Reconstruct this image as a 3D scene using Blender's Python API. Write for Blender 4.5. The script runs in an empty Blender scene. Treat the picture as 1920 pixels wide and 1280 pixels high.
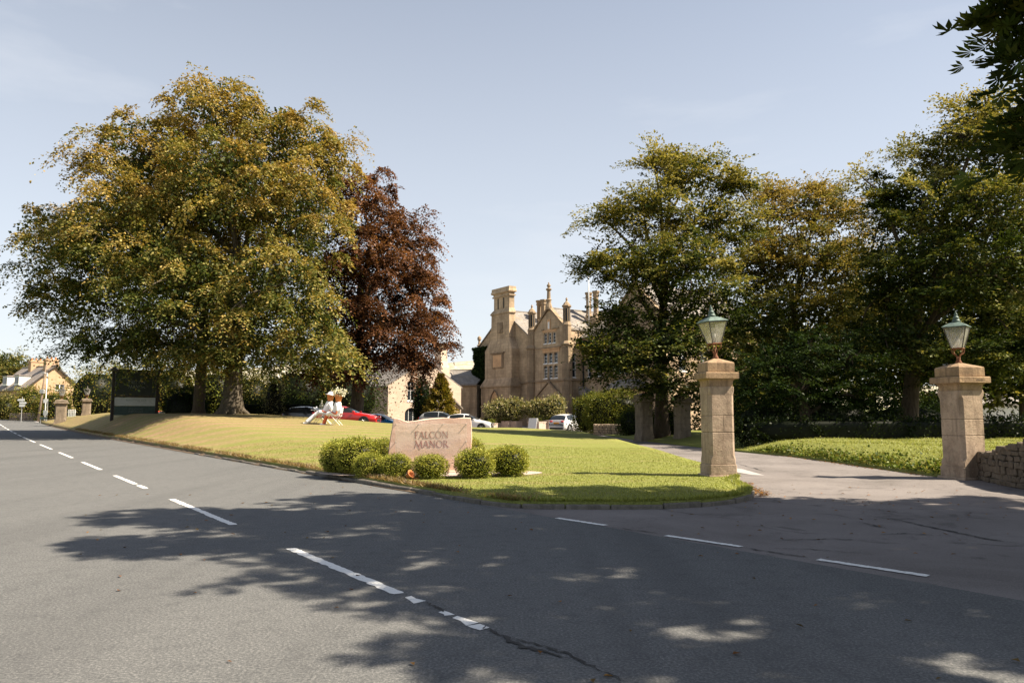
import bpy, bmesh, math, random
import numpy as np
from mathutils import Vector, Matrix
from mathutils.geometry import delaunay_2d_cdt

random.seed(7)
SC = bpy.context.scene
COL = SC.collection
R = math.radians

# ------------------------------------------------------------------ camera
F = 1400.0                       # focal length in pixels of the 1920 wide photograph
EYE = 1.5
TH = math.atan(136.0 / F)        # the camera looks up a little
cam_d = bpy.data.cameras.new('camera')
cam = bpy.data.objects.new('camera', cam_d)
COL.objects.link(cam)
cam.location = (0, 0, EYE)
cam.rotation_euler = (math.pi / 2 + TH, 0, 0)
cam_d.sensor_width = 36.0
cam_d.lens = F / 1920.0 * 36.0
cam_d.clip_start = 0.05
cam_d.clip_end = 9000
SC.camera = cam

# ------------------------------------------------------------------ sky and sun
SUN_EL = R(49)
SUN_DIR = Vector((0.988, -0.155, 0)).normalized()
SUN_ROT = math.atan2(SUN_DIR.x, SUN_DIR.y)
world = bpy.data.worlds.new('World')
SC.world = world
world.use_nodes = True
wn, wl = world.node_tree.nodes, world.node_tree.links
wn.clear()
w_out = wn.new('ShaderNodeOutputWorld')
w_bg = wn.new('ShaderNodeBackground')
w_sky = wn.new('ShaderNodeTexSky')
w_sky.sky_type = 'NISHITA'
w_sky.sun_disc = False
w_sky.sun_elevation = SUN_EL
w_sky.sun_rotation = SUN_ROT
w_sky.altitude = 200
w_sky.air_density = 1.0
w_sky.dust_density = 1.6
w_sky.ozone_density = 1.0
w_bg.inputs['Strength'].default_value = 0.05
w_tc = wn.new('ShaderNodeTexCoord')
w_map = wn.new('ShaderNodeMapping')
w_map.inputs['Scale'].default_value = (1.2, 2.4, 6.0)
w_map.inputs['Rotation'].default_value = (0.25, 0.2, 0.6)
w_map.inputs['Location'].default_value = (0.35, 0.2, 0.1)
w_noise = wn.new('ShaderNodeTexNoise')
w_noise.inputs['Scale'].default_value = 1.5
w_noise.inputs['Detail'].default_value = 7
w_noise.inputs['Roughness'].default_value = 0.55
w_ramp = wn.new('ShaderNodeValToRGB')
w_ramp.color_ramp.elements[0].position = 0.56
w_ramp.color_ramp.elements[1].position = 0.80
w_ramp.color_ramp.elements[0].color = (0.0, 0.0, 0.0, 1)
w_ramp.color_ramp.elements[1].color = (0.35, 0.35, 0.35, 1)
w_mix = wn.new('ShaderNodeMix')
w_mix.data_type = 'RGBA'
w_mix.inputs['B'].default_value = (7.6, 7.7, 8.0, 1)
w_pale = wn.new('ShaderNodeMix')          # thin high haze over the whole sky
w_pale.data_type = 'RGBA'
w_pale.inputs['B'].default_value = (9.2, 9.35, 9.5, 1)
w_sep = wn.new('ShaderNodeSeparateXYZ')
w_hr = wn.new('ShaderNodeValToRGB')          # more haze towards the horizon
for k_, (p_, c_) in enumerate([(0.0, 0.62), (0.30, 0.42), (0.60, 0.20), (1.0, 0.08)]):
    e_ = w_hr.color_ramp.elements[k_] if k_ < 2 else w_hr.color_ramp.elements.new(p_)
    e_.position = p_
    e_.color = (c_, c_, c_, 1)
wl.new(w_tc.outputs['Generated'], w_sep.inputs[0])
wl.new(w_sep.outputs['Z'], w_hr.inputs['Fac'])
wl.new(w_hr.outputs['Color'], w_pale.inputs['Factor'])
wl.new(w_tc.outputs['Generated'], w_map.inputs['Vector'])
wl.new(w_map.outputs['Vector'], w_noise.inputs['Vector'])
wl.new(w_noise.outputs['Fac'], w_ramp.inputs['Fac'])
wl.new(w_sky.outputs['Color'], w_pale.inputs['A'])
wl.new(w_pale.outputs['Result'], w_mix.inputs['A'])
wl.new(w_ramp.outputs['Color'], w_mix.inputs['Factor'])
wl.new(w_mix.outputs['Result'], w_bg.inputs['Color'])
wl.new(w_bg.outputs['Background'], w_out.inputs['Surface'])

sun_d = bpy.data.lights.new('sun', 'SUN')
sun_d.energy = 5.0
sun_d.angle = R(0.53)
sun_d.color = (1.0, 0.87, 0.69)
sun = bpy.data.objects.new('sun', sun_d)
COL.objects.link(sun)
to_sun = Vector((SUN_DIR.x * math.cos(SUN_EL), SUN_DIR.y * math.cos(SUN_EL), math.sin(SUN_EL)))
sun.rotation_euler = to_sun.to_track_quat('Z', 'Y').to_euler()
sun.location = to_sun * 100

SC.view_settings.view_transform = 'Standard'
SC.view_settings.look = 'None'
SC.view_settings.exposure = 1.38
SC.view_settings.gamma = 1.0
SC.render.engine = 'CYCLES'
SC.cycles.use_denoising = True
SC.cycles.max_bounces = 6
SC.cycles.diffuse_bounces = 3
SC.cycles.glossy_bounces = 3
SC.cycles.transmission_bounces = 5
SC.cycles.transparent_max_bounces = 6
SC.cycles.caustics_reflective = False
SC.cycles.caustics_refractive = False

# ------------------------------------------------------------------ pixel helpers
def ray(px, py):
    u, v = (px - 960.0) / F, (640.0 - py) / F
    return Vector((u, math.cos(TH) - v * math.sin(TH), math.sin(TH) + v * math.cos(TH)))
def at(px, py, Y):
    d = ray(px, py)
    return Vector((0, 0, EYE)) + d * (Y / d.y)
UX, UY = -math.sin(R(36)), math.cos(R(36))       # the road runs this way
NX, NY = math.cos(R(36)), math.sin(R(36))        # and this points across it, to the manor
def st(s, t):
    return s * UX + t * NX, s * UY + t * NY
def to_st(x, y):
    return x * UX + y * UY, x * NX + y * NY

def sstep(a, b, x):
    k = np.clip((np.asarray(x, float) - a) / (b - a), 0, 1)
    return k * k * (3 - 2 * k)
def zr(s):                                       # the road climbs gently in the distance
    e = np.maximum(np.asarray(s, float) - 45, 0)
    return np.where(e < 95, 1.2e-4 * e * e, 1.2e-4 * 95 * 95 + (e - 95) * 0.0228)
def zf(x, y):                                    # drive and forecourt
    s, t = to_st(x, y)
    return zr(s) + 0.62 * sstep(-3, -13, x) * sstep(30, 46, y) * sstep(16, 25, t)
def lawn_h(x, y):
    s, t = to_st(np.asarray(x, float), np.asarray(y, float))
    S = sstep(13, 56, s) * (1 - 0.45 * sstep(74, 105, s))
    T = sstep(6.6, 10.6, t) * (1 - 0.62 * sstep(15, 30, t)) * (1 - sstep(30, 42, t))
    b = 0.03 * np.sin(x * 1.3 + y * 0.7) * sstep(9, 14, t)
    return zr(s) + 0.11 + 1.40 * S * T + b * 0.5
def bank_h(x, y):
    x = np.asarray(x, float); y = np.asarray(y, float)
    edge = np.interp(y, [17, 26.6, 30, 42.8, 60], [10.2, 9.9, 9.1, 7.3, 6.2])
    return 0.06 + 0.42 * sstep(0.0, 2.2, x - edge) * (1 - 0.5 * sstep(30, 46, y)) + 0.05 * np.sin(x * 1.7 + y) * sstep(.4, 1.5, x - edge)

# ------------------------------------------------------------------ object helpers
def obj(name, me, mat=None, parent=None):
    o = bpy.data.objects.new(name, me)
    COL.objects.link(o)
    if mat is not None and me is not None:
        me.materials.clear()
        me.materials.append(mat)
    if parent is not None:
        o.parent = parent
    return o
def thing(name, label, cat, loc=(0, 0, 0), rz=0.0, group=None):
    o = bpy.data.objects.new(name, None)
    o.empty_display_size = 0.2
    COL.objects.link(o)
    o.location = loc
    o.rotation_euler = (0, 0, rz)
    tag(o, label, cat, group)
    return o
def tag(o, label, cat, group=None):
    o['label'] = label
    o['category'] = cat
    if group:
        o['group'] = group
    return o
def kind(o, k):
    o['kind'] = k
    return o
def copy_tree(o, parent=None):
    c = o.copy()
    COL.objects.link(c)
    c.parent = parent
    for ch in o.children:
        copy_tree(ch, c)
    return c

class MB:
    """collects shapes for one mesh"""
    def __init__(self):
        self.v, self.f = [], []
    def add(self, vs, fs):
        n = len(self.v)
        self.v += [tuple(p) for p in vs]
        self.f += [tuple(i + n for i in f) for f in fs]
        return self
    def box(self, x0, x1, y0, y1, z0, z1, c=0.0, M=None):
        if c <= 0:
            vs = [(x0, y0, z0), (x1, y0, z0), (x1, y1, z0), (x0, y1, z0), (x0, y0, z1), (x1, y0, z1), (x1, y1, z1), (x0, y1, z1)]
            fs = [(0, 3, 2, 1), (4, 5, 6, 7), (0, 1, 5, 4), (1, 2, 6, 5), (2, 3, 7, 6), (3, 0, 4, 7)]
        else:                                     # chamfered box: every face inset
            vs, fs = [], []
            X, Y, Z = (x0, x1), (y0, y1), (z0, z1)
            idx = {}
            for i in (0, 1):
                for j in (0, 1):
                    for k in (0, 1):
                        sx, sy, sz = (c if i == 0 else -c), (c if j == 0 else -c), (c if k == 0 else -c)
                        for ax in range(3):
                            p = [X[i] + sx, Y[j] + sy, Z[k] + sz]
                            p[ax] = (X[i], Y[j], Z[k])[ax]
                            idx[(i, j, k, ax)] = len(vs)
                            vs.append(tuple(p))
            g = lambda i, j, k, a: idx[(i, j, k, a)]
            for s in (0, 1):
                q = [g(s, 0, 0, 0), g(s, 1, 0, 0), g(s, 1, 1, 0), g(s, 0, 1, 0)]
                fs.append(tuple(q if s else q[::-1]))
                q = [g(0, s, 0, 1), g(1, s, 0, 1), g(1, s, 1, 1), g(0, s, 1, 1)]
                fs.append(tuple(q[::-1] if s else q))
                q = [g(0, 0, s, 2), g(1, 0, s, 2), g(1, 1, s, 2), g(0, 1, s, 2)]
                fs.append(tuple(q if s else q[::-1]))
            for a in (0, 1):
                for b in (0, 1):
                    fs.append((g(a, b, 0, 0), g(a, b, 1, 0), g(a, b, 1, 1), g(a, b, 0, 1)))
                    fs.append((g(a, 0, b, 0), g(a, 1, b, 0), g(a, 1, b, 2), g(a, 0, b, 2)))
                    fs.append((g(0, a, b, 1), g(1, a, b, 1), g(1, a, b, 2), g(0, a, b, 2)))
                    for k in (0, 1):
                        fs.append((g(a, b, k, 0), g(a, b, k, 1), g(a, b, k, 2)))
        if M is not None:
            vs = [tuple(M @ Vector(p)) for p in vs]
        return self.add(vs, fs)
    def prism(self, pts, y0, y1):
        """outline in x,z pushed from y0 to y1"""
        n = len(pts)
        vs = [(p[0], y0, p[1]) for p in pts] + [(p[0], y1, p[1]) for p in pts]
        fs = [tuple(range(n)), tuple(range(2 * n - 1, n - 1, -1))]
        fs += [(i, i + n, (i + 1) % n + n, (i + 1) % n) for i in range(n)]
        return self.add(vs, fs)
    def loft(self, rings, cap=True):
        n = len(rings[0])
        vs = [p for r in rings for p in r]
        fs = []
        for k in range(len(rings) - 1):
            for i in range(n):
                j = (i + 1) % n
                fs.append((k * n + i, k * n + j, (k + 1) * n + j, (k + 1) * n + i))
        if cap:
            fs.append(tuple(range(n - 1, -1, -1)))
            fs.append(tuple(range((len(rings) - 1) * n, len(rings) * n)))
        return self.add(vs, fs)
    def lathe(self, prof, n=16, c=(0, 0, 0), M=None, ph=0.0):
        rings = []
        for r, z in prof:
            ring = [Vector((r * math.cos(ph + 2 * math.pi * i / n), r * math.sin(ph + 2 * math.pi * i / n), z)) for i in range(n)]
            if M is not None:
                ring = [M @ p for p in ring]
            rings.append([(p.x + c[0], p.y + c[1], p.z + c[2]) for p in ring])
        return self.loft(rings)
    def tube(self, pts, rad, n=6):
        pts = [Vector(p) for p in pts]
        if not hasattr(rad, '__len__'):
            rad = [rad] * len(pts)
        rings = []
        ref = Vector((0.31, 0.77, 0.55))
        for i, p in enumerate(pts):
            d = (pts[min(i + 1, len(pts) - 1)] - pts[max(i - 1, 0)])
            if d.length < 1e-6:
                d = Vector((0, 0, 1))
            d.normalize()
            a = d.cross(ref)
            if a.length < 1e-3:
                a = d.cross(Vector((1, 0, 0)))
            a.normalize()
            b = d.cross(a)
            rings.append([tuple(p + (a * math.cos(2 * math.pi * k / n) + b * math.sin(2 * math.pi * k / n)) * rad[i]) for k in range(n)])
        return self.loft(rings)
    def mesh(self, name, smooth=False):
        me = bpy.data.meshes.new(name)
        me.from_pydata(self.v, [], self.f)
        bm = bmesh.new()
        bm.from_mesh(me)
        bmesh.ops.recalc_face_normals(bm, faces=bm.faces[:])
        bm.to_mesh(me)
        bm.free()
        if smooth:
            me.polygons.foreach_set('use_smooth', [True] * len(me.polygons))
        return me
    def build(self, name, mat, parent=None, smooth=False):
        return obj(name, self.mesh(name, smooth), mat, parent)

# ------------------------------------------------------------------ materials
class NT:
    def __init__(self, name):
        self.m = bpy.data.materials.new(name)
        self.m.use_nodes = True
        self.n, self.l = self.m.node_tree.nodes, self.m.node_tree.links
        self.b = self.n['Principled BSDF']
    def new(self, t, **kw):
        nd = self.n.new(t)
        for k, v in kw.items():
            setattr(nd, k, v)
        return nd
    def coord(self, kind='Object', scale=(1, 1, 1)):
        tc = self.new('ShaderNodeTexCoord')
        mp = self.new('ShaderNodeMapping')
        mp.inputs['Scale'].default_value = scale
        self.l.new(tc.outputs[kind], mp.inputs['Vector'])
        return mp.outputs['Vector']
    def pos(self, scale=(1, 1, 1), rot=(0, 0, 0)):
        g = self.new('ShaderNodeNewGeometry')
        mp = self.new('ShaderNodeMapping')
        mp.inputs['Scale'].default_value = scale
        mp.inputs['Rotation'].default_value = rot
        self.l.new(g.outputs['Position'], mp.inputs['Vector'])
        return mp.outputs['Vector']
    def noise(self, vec, scale, detail=4, rough=0.55, dist=0.0):
        nd = self.new('ShaderNodeTexNoise')
        nd.inputs['Scale'].default_value = scale
        nd.inputs['Detail'].default_value = detail
        nd.inputs['Roughness'].default_value = rough
        nd.inputs['Distortion'].default_value = dist
        self.l.new(vec, nd.inputs['Vector'])
        return nd.outputs['Fac']
    def ramp(self, fac, stops):
        r = self.new('ShaderNodeValToRGB')
        e = r.color_ramp.elements
        while len(e) < len(stops):
            e.new(0.5)
        for k, (p, c) in enumerate(stops):
            e[k].position = p
            if not hasattr(c, '__len__'):
                c = (c, c, c)
            e[k].color = (*c, 1)
        self.l.new(fac, r.inputs['Fac'])
        return r.outputs['Color']
    def mix(self, a, b, fac, mode='MIX'):
        nd = self.new('ShaderNodeMix', data_type='RGBA', blend_type=mode)
        for sock, v in (('A', a), ('B', b), ('Factor', fac)):
            if hasattr(v, 'links') or isinstance(v, bpy.types.NodeSocket):
                self.l.new(v, nd.inputs[sock])
            elif sock == 'Factor':
                nd.inputs[sock].default_value = v
            else:
                nd.inputs[sock].default_value = (*v, 1)
        return nd.outputs['Result']
    def math(self, op, a, b=0.0):
        nd = self.new('ShaderNodeMath', operation=op)
        for i, v in enumerate((a, b)):
            if isinstance(v, bpy.types.NodeSocket):
                self.l.new(v, nd.inputs[i])
            else:
                nd.inputs[i].default_value = v
        return nd.outputs[0]
    def bump(self, h, strength=0.4, dist=0.02):
        nd = self.new('ShaderNodeBump')
        nd.inputs['Strength'].default_value = strength
        nd.inputs['Distance'].default_value = dist
        self.l.new(h, nd.inputs['Height'])
        self.l.new(nd.outputs['Normal'], self.b.inputs['Normal'])
    def set(self, color=None, rough=0.8, metal=0.0, spec=None, **kw):
        if color is not None:
            if isinstance(color, bpy.types.NodeSocket):
                self.l.new(color, self.b.inputs['Base Color'])
            else:
                self.b.inputs['Base Color'].default_value = (*color, 1)
        if isinstance(rough, bpy.types.NodeSocket):
            self.l.new(rough, self.b.inputs['Roughness'])
        else:
            self.b.inputs['Roughness'].default_value = rough
        self.b.inputs['Metallic'].default_value = metal
        if spec is not None:
            self.b.inputs['Specular IOR Level'].default_value = spec
        for k, v in kw.items():
            self.b.inputs[k].default_value = v
        return self.m

def plain(name, color, rough=0.7, metal=0.0, var=0.18, scale=6.0, bump=0.0, **kw):
    t = NT(name)
    v = t.coord('Object')
    f = t.noise(v, scale, 5)
    lo = tuple(c * (1 - var) for c in color)
    hi = tuple(min(1, c * (1 + var)) for c in color)
    c = t.ramp(f, [(0.3, lo), (0.7, hi)])
    if bump:
        t.bump(t.noise(v, scale * 8, 4), bump, 0.01)
    return t.set(c, rough, metal, **kw)

def stone_mat(name, base, dark, lichen, sc=1.0, bump=0.6):
    t = NT(name)
    v = t.pos()
    a = t.noise(v, 2.2 * sc, 6, 0.62)
    c = t.ramp(a, [(0.30, dark), (0.52, base), (0.75, tuple(min(1, x * 1.22) for x in base))])
    b = t.noise(v, 7.0 * sc, 5, 0.7, 0.6)
    c = t.mix(c, lichen, t.ramp(b, [(0.53, 0.0), (0.64, 0.7)]))
    streak = t.noise(t.pos((5, 5, 0.55)), 1.7 * sc, 4)
    c = t.mix(c, dark, t.ramp(streak, [(0.48, 0.0), (0.68, 0.85)]))
    bl_ = t.noise(v, 13 * sc, 5, 0.7, 0.8)
    c = t.mix(c, dark, t.ramp(bl_, [(0.50, 0.0), (0.66, 0.65)]))
    c = t.mix(c, tuple(min(1, x * 1.35) for x in base), t.ramp(t.noise(v, 19 * sc, 4, 0.7, 0.5), [(0.58, 0.0), (0.70, 0.6)]))
    sp = t.noise(v, 60 * sc, 3, 0.7)
    c = t.mix(c, t.ramp(sp, [(0.3, tuple(x * 0.72 for x in base)), (0.7, tuple(min(1, x * 1.25) for x in base))]), 0.35)
    hh = t.math('ADD', t.math('MULTIPLY', t.noise(v, 34 * sc, 6, 0.7), 0.6), t.noise(v, 9 * sc, 4))
    t.bump(hh, bump, 0.02)
    return t.set(c, 0.92, spec=0.2)

def block_mat(name, base, dark, mortar, bw=0.62, bh=0.3, stain=0.6):
    """coursed masonry too far away to pick its blocks apart"""
    t = NT(name)
    tc = t.new('ShaderNodeTexCoord')
    sep = t.new('ShaderNodeSeparateXYZ')
    t.l.new(tc.outputs['Object'], sep.inputs[0])
    xy = t.math('ADD', sep.outputs['X'], t.math('MULTIPLY', sep.outputs['Y'], 1.0))
    cmb = t.new('ShaderNodeCombineXYZ')
    t.l.new(xy, cmb.inputs['X'])
    t.l.new(sep.outputs['Z'], cmb.inputs['Y'])
    br = t.new('ShaderNodeTexBrick')
    br.inputs['Scale'].default_value = 1.0
    br.inputs['Brick Width'].default_value = bw
    br.inputs['Row Height'].default_value = bh
    br.inputs['Mortar Size'].default_value = 0.018
    br.inputs['Mortar Smooth'].default_value = 0.3
    br.inputs['Bias'].default_value = -0.1
    br.inputs['Color1'].default_value = (*base, 1)
    br.inputs['Color2'].default_value = (*tuple(x * 0.72 for x in base), 1)
    br.inputs['Mortar'].default_value = (*mortar, 1)
    t.l.new(cmb.outputs[0], br.inputs['Vector'])
    v = t.coord('Object')
    n1 = t.noise(v, 0.55, 6, 0.65)
    c = t.mix(br.outputs['Color'], dark, t.ramp(n1, [(0.45, 0.0), (0.68, stain)]))
    st_ = t.noise(t.coord('Object', (1.6, 1.6, 0.16)), 1.1, 4)
    c = t.mix(c, dark, t.ramp(st_, [(0.50, 0.0), (0.70, stain)]))
    n2 = t.noise(v, 6.0, 5, 0.7)
    c = t.mix(c, t.ramp(n2, [(0.3, tuple(x * 0.7 for x in base)), (0.7, tuple(min(1, x * 1.3) for x in base))]), 0.35)
    t.bump(t.math('ADD', br.outputs['Fac'], t.math('MULTIPLY', n2, -0.8)), -0.35, 0.03)
    return t.set(c, 0.92, spec=0.2)

M = {}
# tarmac of the main road
t = NT('road_asphalt')
v = t.pos()
big = t.noise(v, 0.22, 5, 0.6)
fine = t.noise(v, 48, 4, 0.8)
mid = t.noise(v, 5.5, 5, 0.6)
c = t.ramp(big, [(0.3, (0.098, 0.102, 0.104)), (0.7, (0.136, 0.138, 0.138))])
c = t.mix(c, t.ramp(fine, [(0.32, (0.026, 0.029, 0.031)), (0.50, (0.108, 0.110, 0.110)), (0.68, (0.29, 0.285, 0.275))]), 0.6)
c = t.mix(c, (0.05, 0.052, 0.055), t.ramp(mid, [(0.50, 0.0), (0.72, 0.35)]))
vor = t.new('ShaderNodeTexVoronoi')
vor.inputs['Scale'].default_value = 30
t.l.new(v, vor.inputs['Vector'])
c = t.mix(c, (0.42, 0.41, 0.38), t.ramp(vor.outputs['Distance'], [(0.03, 0.55), (0.085, 0.0)]))
lane = t.noise(t.pos((1, 1, 1), (0, 0, -R(36))), 0.5, 3)     # wheel tracks along the road
smap = t.pos((0.55, 0.03, 1), (0, 0, -R(36)))
c = t.mix(c, (0.055, 0.056, 0.058), t.ramp(t.noise(smap, 1.6, 4), [(0.48, 0.0), (0.7, 0.35)]))
t.bump(t.math('ADD', fine, t.math('MULTIPLY', mid, 0.3)), 0.55, 0.012)
M['asphalt'] = t.set(c, t.ramp(fine, [(0.3, 0.8), (0.7, 0.95)]), spec=0.12)
# older, patched tarmac of the drive
t = NT('drive_tarmac')
v = t.pos()
big = t.noise(v, 0.5, 6, 0.65, 0.5)
fine = t.noise(v, 70, 3, 0.75)
c = t.ramp(big, [(0.32, (0.115, 0.106, 0.104)), (0.5, (0.180, 0.165, 0.164)), (0.7, (0.235, 0.217, 0.212))])
c = t.mix(c, t.ramp(fine, [(0.3, (0.06, 0.055, 0.05)), (0.7, (0.30, 0.27, 0.25))]), 0.42)
pat = t.noise(v, 1.1, 6, 0.7, 1.2)
c = t.mix(c, (0.055, 0.052, 0.05), t.ramp(pat, [(0.55, 0.0), (0.66, 0.5)]))
t.bump(t.math('ADD', fine, pat), 0.55, 0.015)
M['drive'] = t.set(c, 0.92, spec=0.1)
# road paint
t = NT('road_paint')
v = t.pos()
n = t.noise(v, 40, 4, 0.75)
c = t.mix((0.66, 0.66, 0.64), (0.09, 0.09, 0.085), t.ramp(t.noise(v, 26, 5, 0.75), [(0.58, 0.0), (0.70, 0.85)]))
t.bump(n, 0.5, 0.01)
M['paint'] = t.set(c, 0.75)
M['crack'] = plain('road_crack', (0.028, 0.027, 0.026), 0.95, var=0.4, scale=9)
M['patch'] = plain('pale_patch', (0.34, 0.32, 0.31), 0.9, var=0.2, scale=5, bump=0.3)
# lawn: mown in stripes, drier up the slope
def grass_mat(name, stripes=True, dry=1.0):
    t = NT(name)
    v = t.pos()
    g = t.new('ShaderNodeNewGeometry')
    sep = t.new('ShaderNodeSeparateXYZ')
    t.l.new(g.outputs['Position'], sep.inputs[0])
    n_b = t.noise(v, 0.16, 5, 0.6, 0.4)
    n_m = t.noise(v, 1.3, 5, 0.65)
    n_f = t.noise(v, 26, 4, 0.75)
    green = t.ramp(n_f, [(0.28, (0.085, 0.100, 0.024)), (0.5, (0.180, 0.195, 0.048)), (0.72, (0.275, 0.285, 0.080))])
    straw = t.ramp(t.noise(v, 7.0, 6, 0.8), [(0.30, (0.135, 0.098, 0.044)), (0.5, (0.275, 0.190, 0.104)), (0.70, (0.390, 0.275, 0.165))])
    # dryness follows the ground: the mound dries out, the flat by the drive stays green
    hgt = t.ramp(sep.outputs['X'], [(0.0, 0.0), (1.0, 1.0)])
    mr = t.new('ShaderNodeMapRange')
    mr.inputs['From Min'].default_value = 2.0
    mr.inputs['From Max'].default_value = -14.0
    mr.inputs['To Min'].default_value = 0.0
    mr.inputs['To Max'].default_value = 0.66 * dry
    t.l.new(sep.outputs['X'], mr.inputs['Value'])
    d = t.math('ADD', mr.outputs['Result'], t.math('MULTIPLY', t.math('SUBTRACT', n_b, 0.5), 1.3))
    d = t.math('ADD', d, t.math('MULTIPLY', t.math('SUBTRACT', n_m, 0.5), 0.9))
    if stripes:
        wv = t.new('ShaderNodeTexWave')
        wv.wave_profile = 'SIN'
        wv.inputs['Scale'].default_value = 0.155
        wv.inputs['Distortion'].default_value = 0.7
        wv.inputs['Detail'].default_value = 2
        wv.inputs['Detail Scale'].default_value = 0.6
        wv.bands_direction = 'Y'
        t.l.new(t.pos((1, 1, 1), (0, 0, R(-7))), wv.inputs['Vector'])
        d = t.math('ADD', d, t.math('MULTIPLY', t.math('SUBTRACT', wv.outputs['Fac'], 0.5), 0.52))
    c = t.mix(green, straw, t.ramp(d, [(0.08, 0.0), (1.02, 1.0)]))
    t.bump(t.math('ADD', n_f, n_m), 0.8, 0.035)
    return t.set(c, 0.9, spec=0.15)
M['lawn'] = grass_mat('lawn_grass')
M['bank'] = grass_mat('bank_grass', False, 0.0)
M['field'] = plain('field_grass', (0.15, 0.16, 0.05), 0.95, var=0.4, scale=0.02)
def blade_mat(name, a, b, tr=0.35):
    t = NT(name)
    at_ = t.new('ShaderNodeAttribute', attribute_name='tint')
    t.n.remove(t.b)
    d = t.new('ShaderNodeBsdfDiffuse')
    l = t.new('ShaderNodeBsdfTranslucent')
    g = t.new('ShaderNodeBsdfGlossy')
    g.inputs['Roughness'].default_value = 0.45
    g.inputs['Color'].default_value = (1, 1, 1, 1)
    m1, m2 = t.new('ShaderNodeMixShader'), t.new('ShaderNodeMixShader')
    m1.inputs[0].default_value = tr
    m2.inputs[0].default_value = a
    br = t.new('ShaderNodeMix', data_type='RGBA', blend_type='MULTIPLY')
    br.inputs['Factor'].default_value = 1.0
    br.inputs['B'].default_value = (*b, 1)
    t.l.new(at_.outputs['Color'], br.inputs['A'])
    t.l.new(at_.outputs['Color'], d.inputs['Color'])
    t.l.new(br.outputs['Result'], l.inputs['Color'])
    t.l.new(d.outputs[0], m1.inputs[1])
    t.l.new(l.outputs[0], m1.inputs[2])
    t.l.new(m1.outputs[0], m2.inputs[1])
    t.l.new(g.outputs[0], m2.inputs[2])
    t.l.new(m2.outputs[0], t.n['Material Output'].inputs['Surface'])
    return t.m
M['leaf'] = blade_mat('foliage', 0.010, (1.25, 1.15, 0.5), 0.27)
M['blade'] = blade_mat('grass_blades', 0.02, (1.2, 1.15, 0.6))
def bark_mat(name, base):
    t = NT(name)
    v = t.pos((7, 7, 0.9))
    a = t.noise(v, 2.0, 6, 0.7, 0.5)
    c = t.ramp(a, [(0.3, tuple(x * 0.4 for x in base)), (0.6, base), (0.8, tuple(x * 1.4 for x in base))])
    moss = t.noise(t.pos(), 1.3, 4)
    c = t.mix(c, (0.07, 0.075, 0.03), t.ramp(moss, [(0.55, 0.0), (0.75, 0.5)]))
    t.bump(a, 0.8, 0.06)
    return t.set(c, 0.95, spec=0.15)
M['bark'] = bark_mat('bark', (0.105, 0.08, 0.058))
M['bark_grey'] = bark_mat('bark_grey', (0.13, 0.11, 0.085))
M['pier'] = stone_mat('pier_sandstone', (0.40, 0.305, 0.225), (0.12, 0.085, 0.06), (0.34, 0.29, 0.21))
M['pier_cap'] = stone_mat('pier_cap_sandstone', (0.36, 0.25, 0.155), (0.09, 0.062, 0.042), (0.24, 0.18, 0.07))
M['pier_dark'] = stone_mat('dark_pier_stone', (0.24, 0.19, 0.14), (0.09, 0.075, 0.06), (0.15, 0.15, 0.09))  # darker version of the pier stone
M['rubble'] = stone_mat('rubble_stone', (0.15, 0.118, 0.088), (0.05, 0.042, 0.034), (0.12, 0.11, 0.07), 1.3)  # stone colour darkened to stand in for shade on the wall
M['mortar'] = plain('dark_joint', (0.05, 0.045, 0.038), 0.95, var=0.4, scale=10)
M['kerb'] = stone_mat('kerb_stone', (0.16, 0.145, 0.125), (0.06, 0.055, 0.05), (0.10, 0.11, 0.06), 1.2)
M['soil'] = plain('dry_soil', (0.10, 0.068, 0.04), 0.95, var=0.5, scale=14, bump=0.8)
M['gravel'] = plain('pink_gravel', (0.44, 0.35, 0.30), 0.95, var=0.45, scale=45, bump=0.9)
# name stone
t = NT('red_sandstone')
v = t.pos()
bands = t.noise(t.pos((0.6, 0.6, 3.0)), 1.6, 5, 0.6, 0.6)
c = t.ramp(bands, [(0.3, (0.50, 0.325, 0.235)), (0.55, (0.64, 0.455, 0.36)), (0.75, (0.71, 0.53, 0.44))])
vv = t.noise(t.pos((5, 5, 0.5)), 1.5, 4)
c = t.mix(c, (0.42, 0.24, 0.15), t.ramp(vv, [(0.55, 0.0), (0.75, 0.5)]))
c = t.mix(c, (0.62, 0.45, 0.36), t.ramp(t.noise(v, 40, 4, 0.7), [(0.45, 0.0), (0.75, 0.45)]))
t.bump(t.noise(v, 22, 6, 0.7), 0.5, 0.02)
M['redstone'] = t.set(c, 0.9, spec=0.2)
M['letter_red'] = plain('letter_red', (0.25, 0.035, 0.022), 0.6, var=0.15)
# clear sheet over the name stone, lightly clouded
t = NT('acrylic')
t.n.remove(t.b)
tr_, gl, df = t.new('ShaderNodeBsdfTransparent'), t.new('ShaderNodeBsdfGlossy'), t.new('ShaderNodeBsdfDiffuse')
gl.inputs['Roughness'].default_value = 0.08
df.inputs['Color'].default_value = (0.75, 0.72, 0.68, 1)
m1, m2 = t.new('ShaderNodeMixShader'), t.new('ShaderNodeMixShader')
cl = t.ramp(t.noise(t.pos((1, 1, 0.35)), 3.0, 4), [(0.35, 0.03), (0.75, 0.15)])
t.l.new(cl, m1.inputs[0])
t.l.new(tr_.outputs[0], m1.inputs[1]); t.l.new(df.outputs[0], m1.inputs[2])
m2.inputs[0].default_value = 0.07
t.l.new(m1.outputs[0], m2.inputs[1]); t.l.new(gl.outputs[0], m2.inputs[2])
t.l.new(m2.outputs[0], t.n['Material Output'].inputs['Surface'])
M['acrylic'] = t.m
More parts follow.
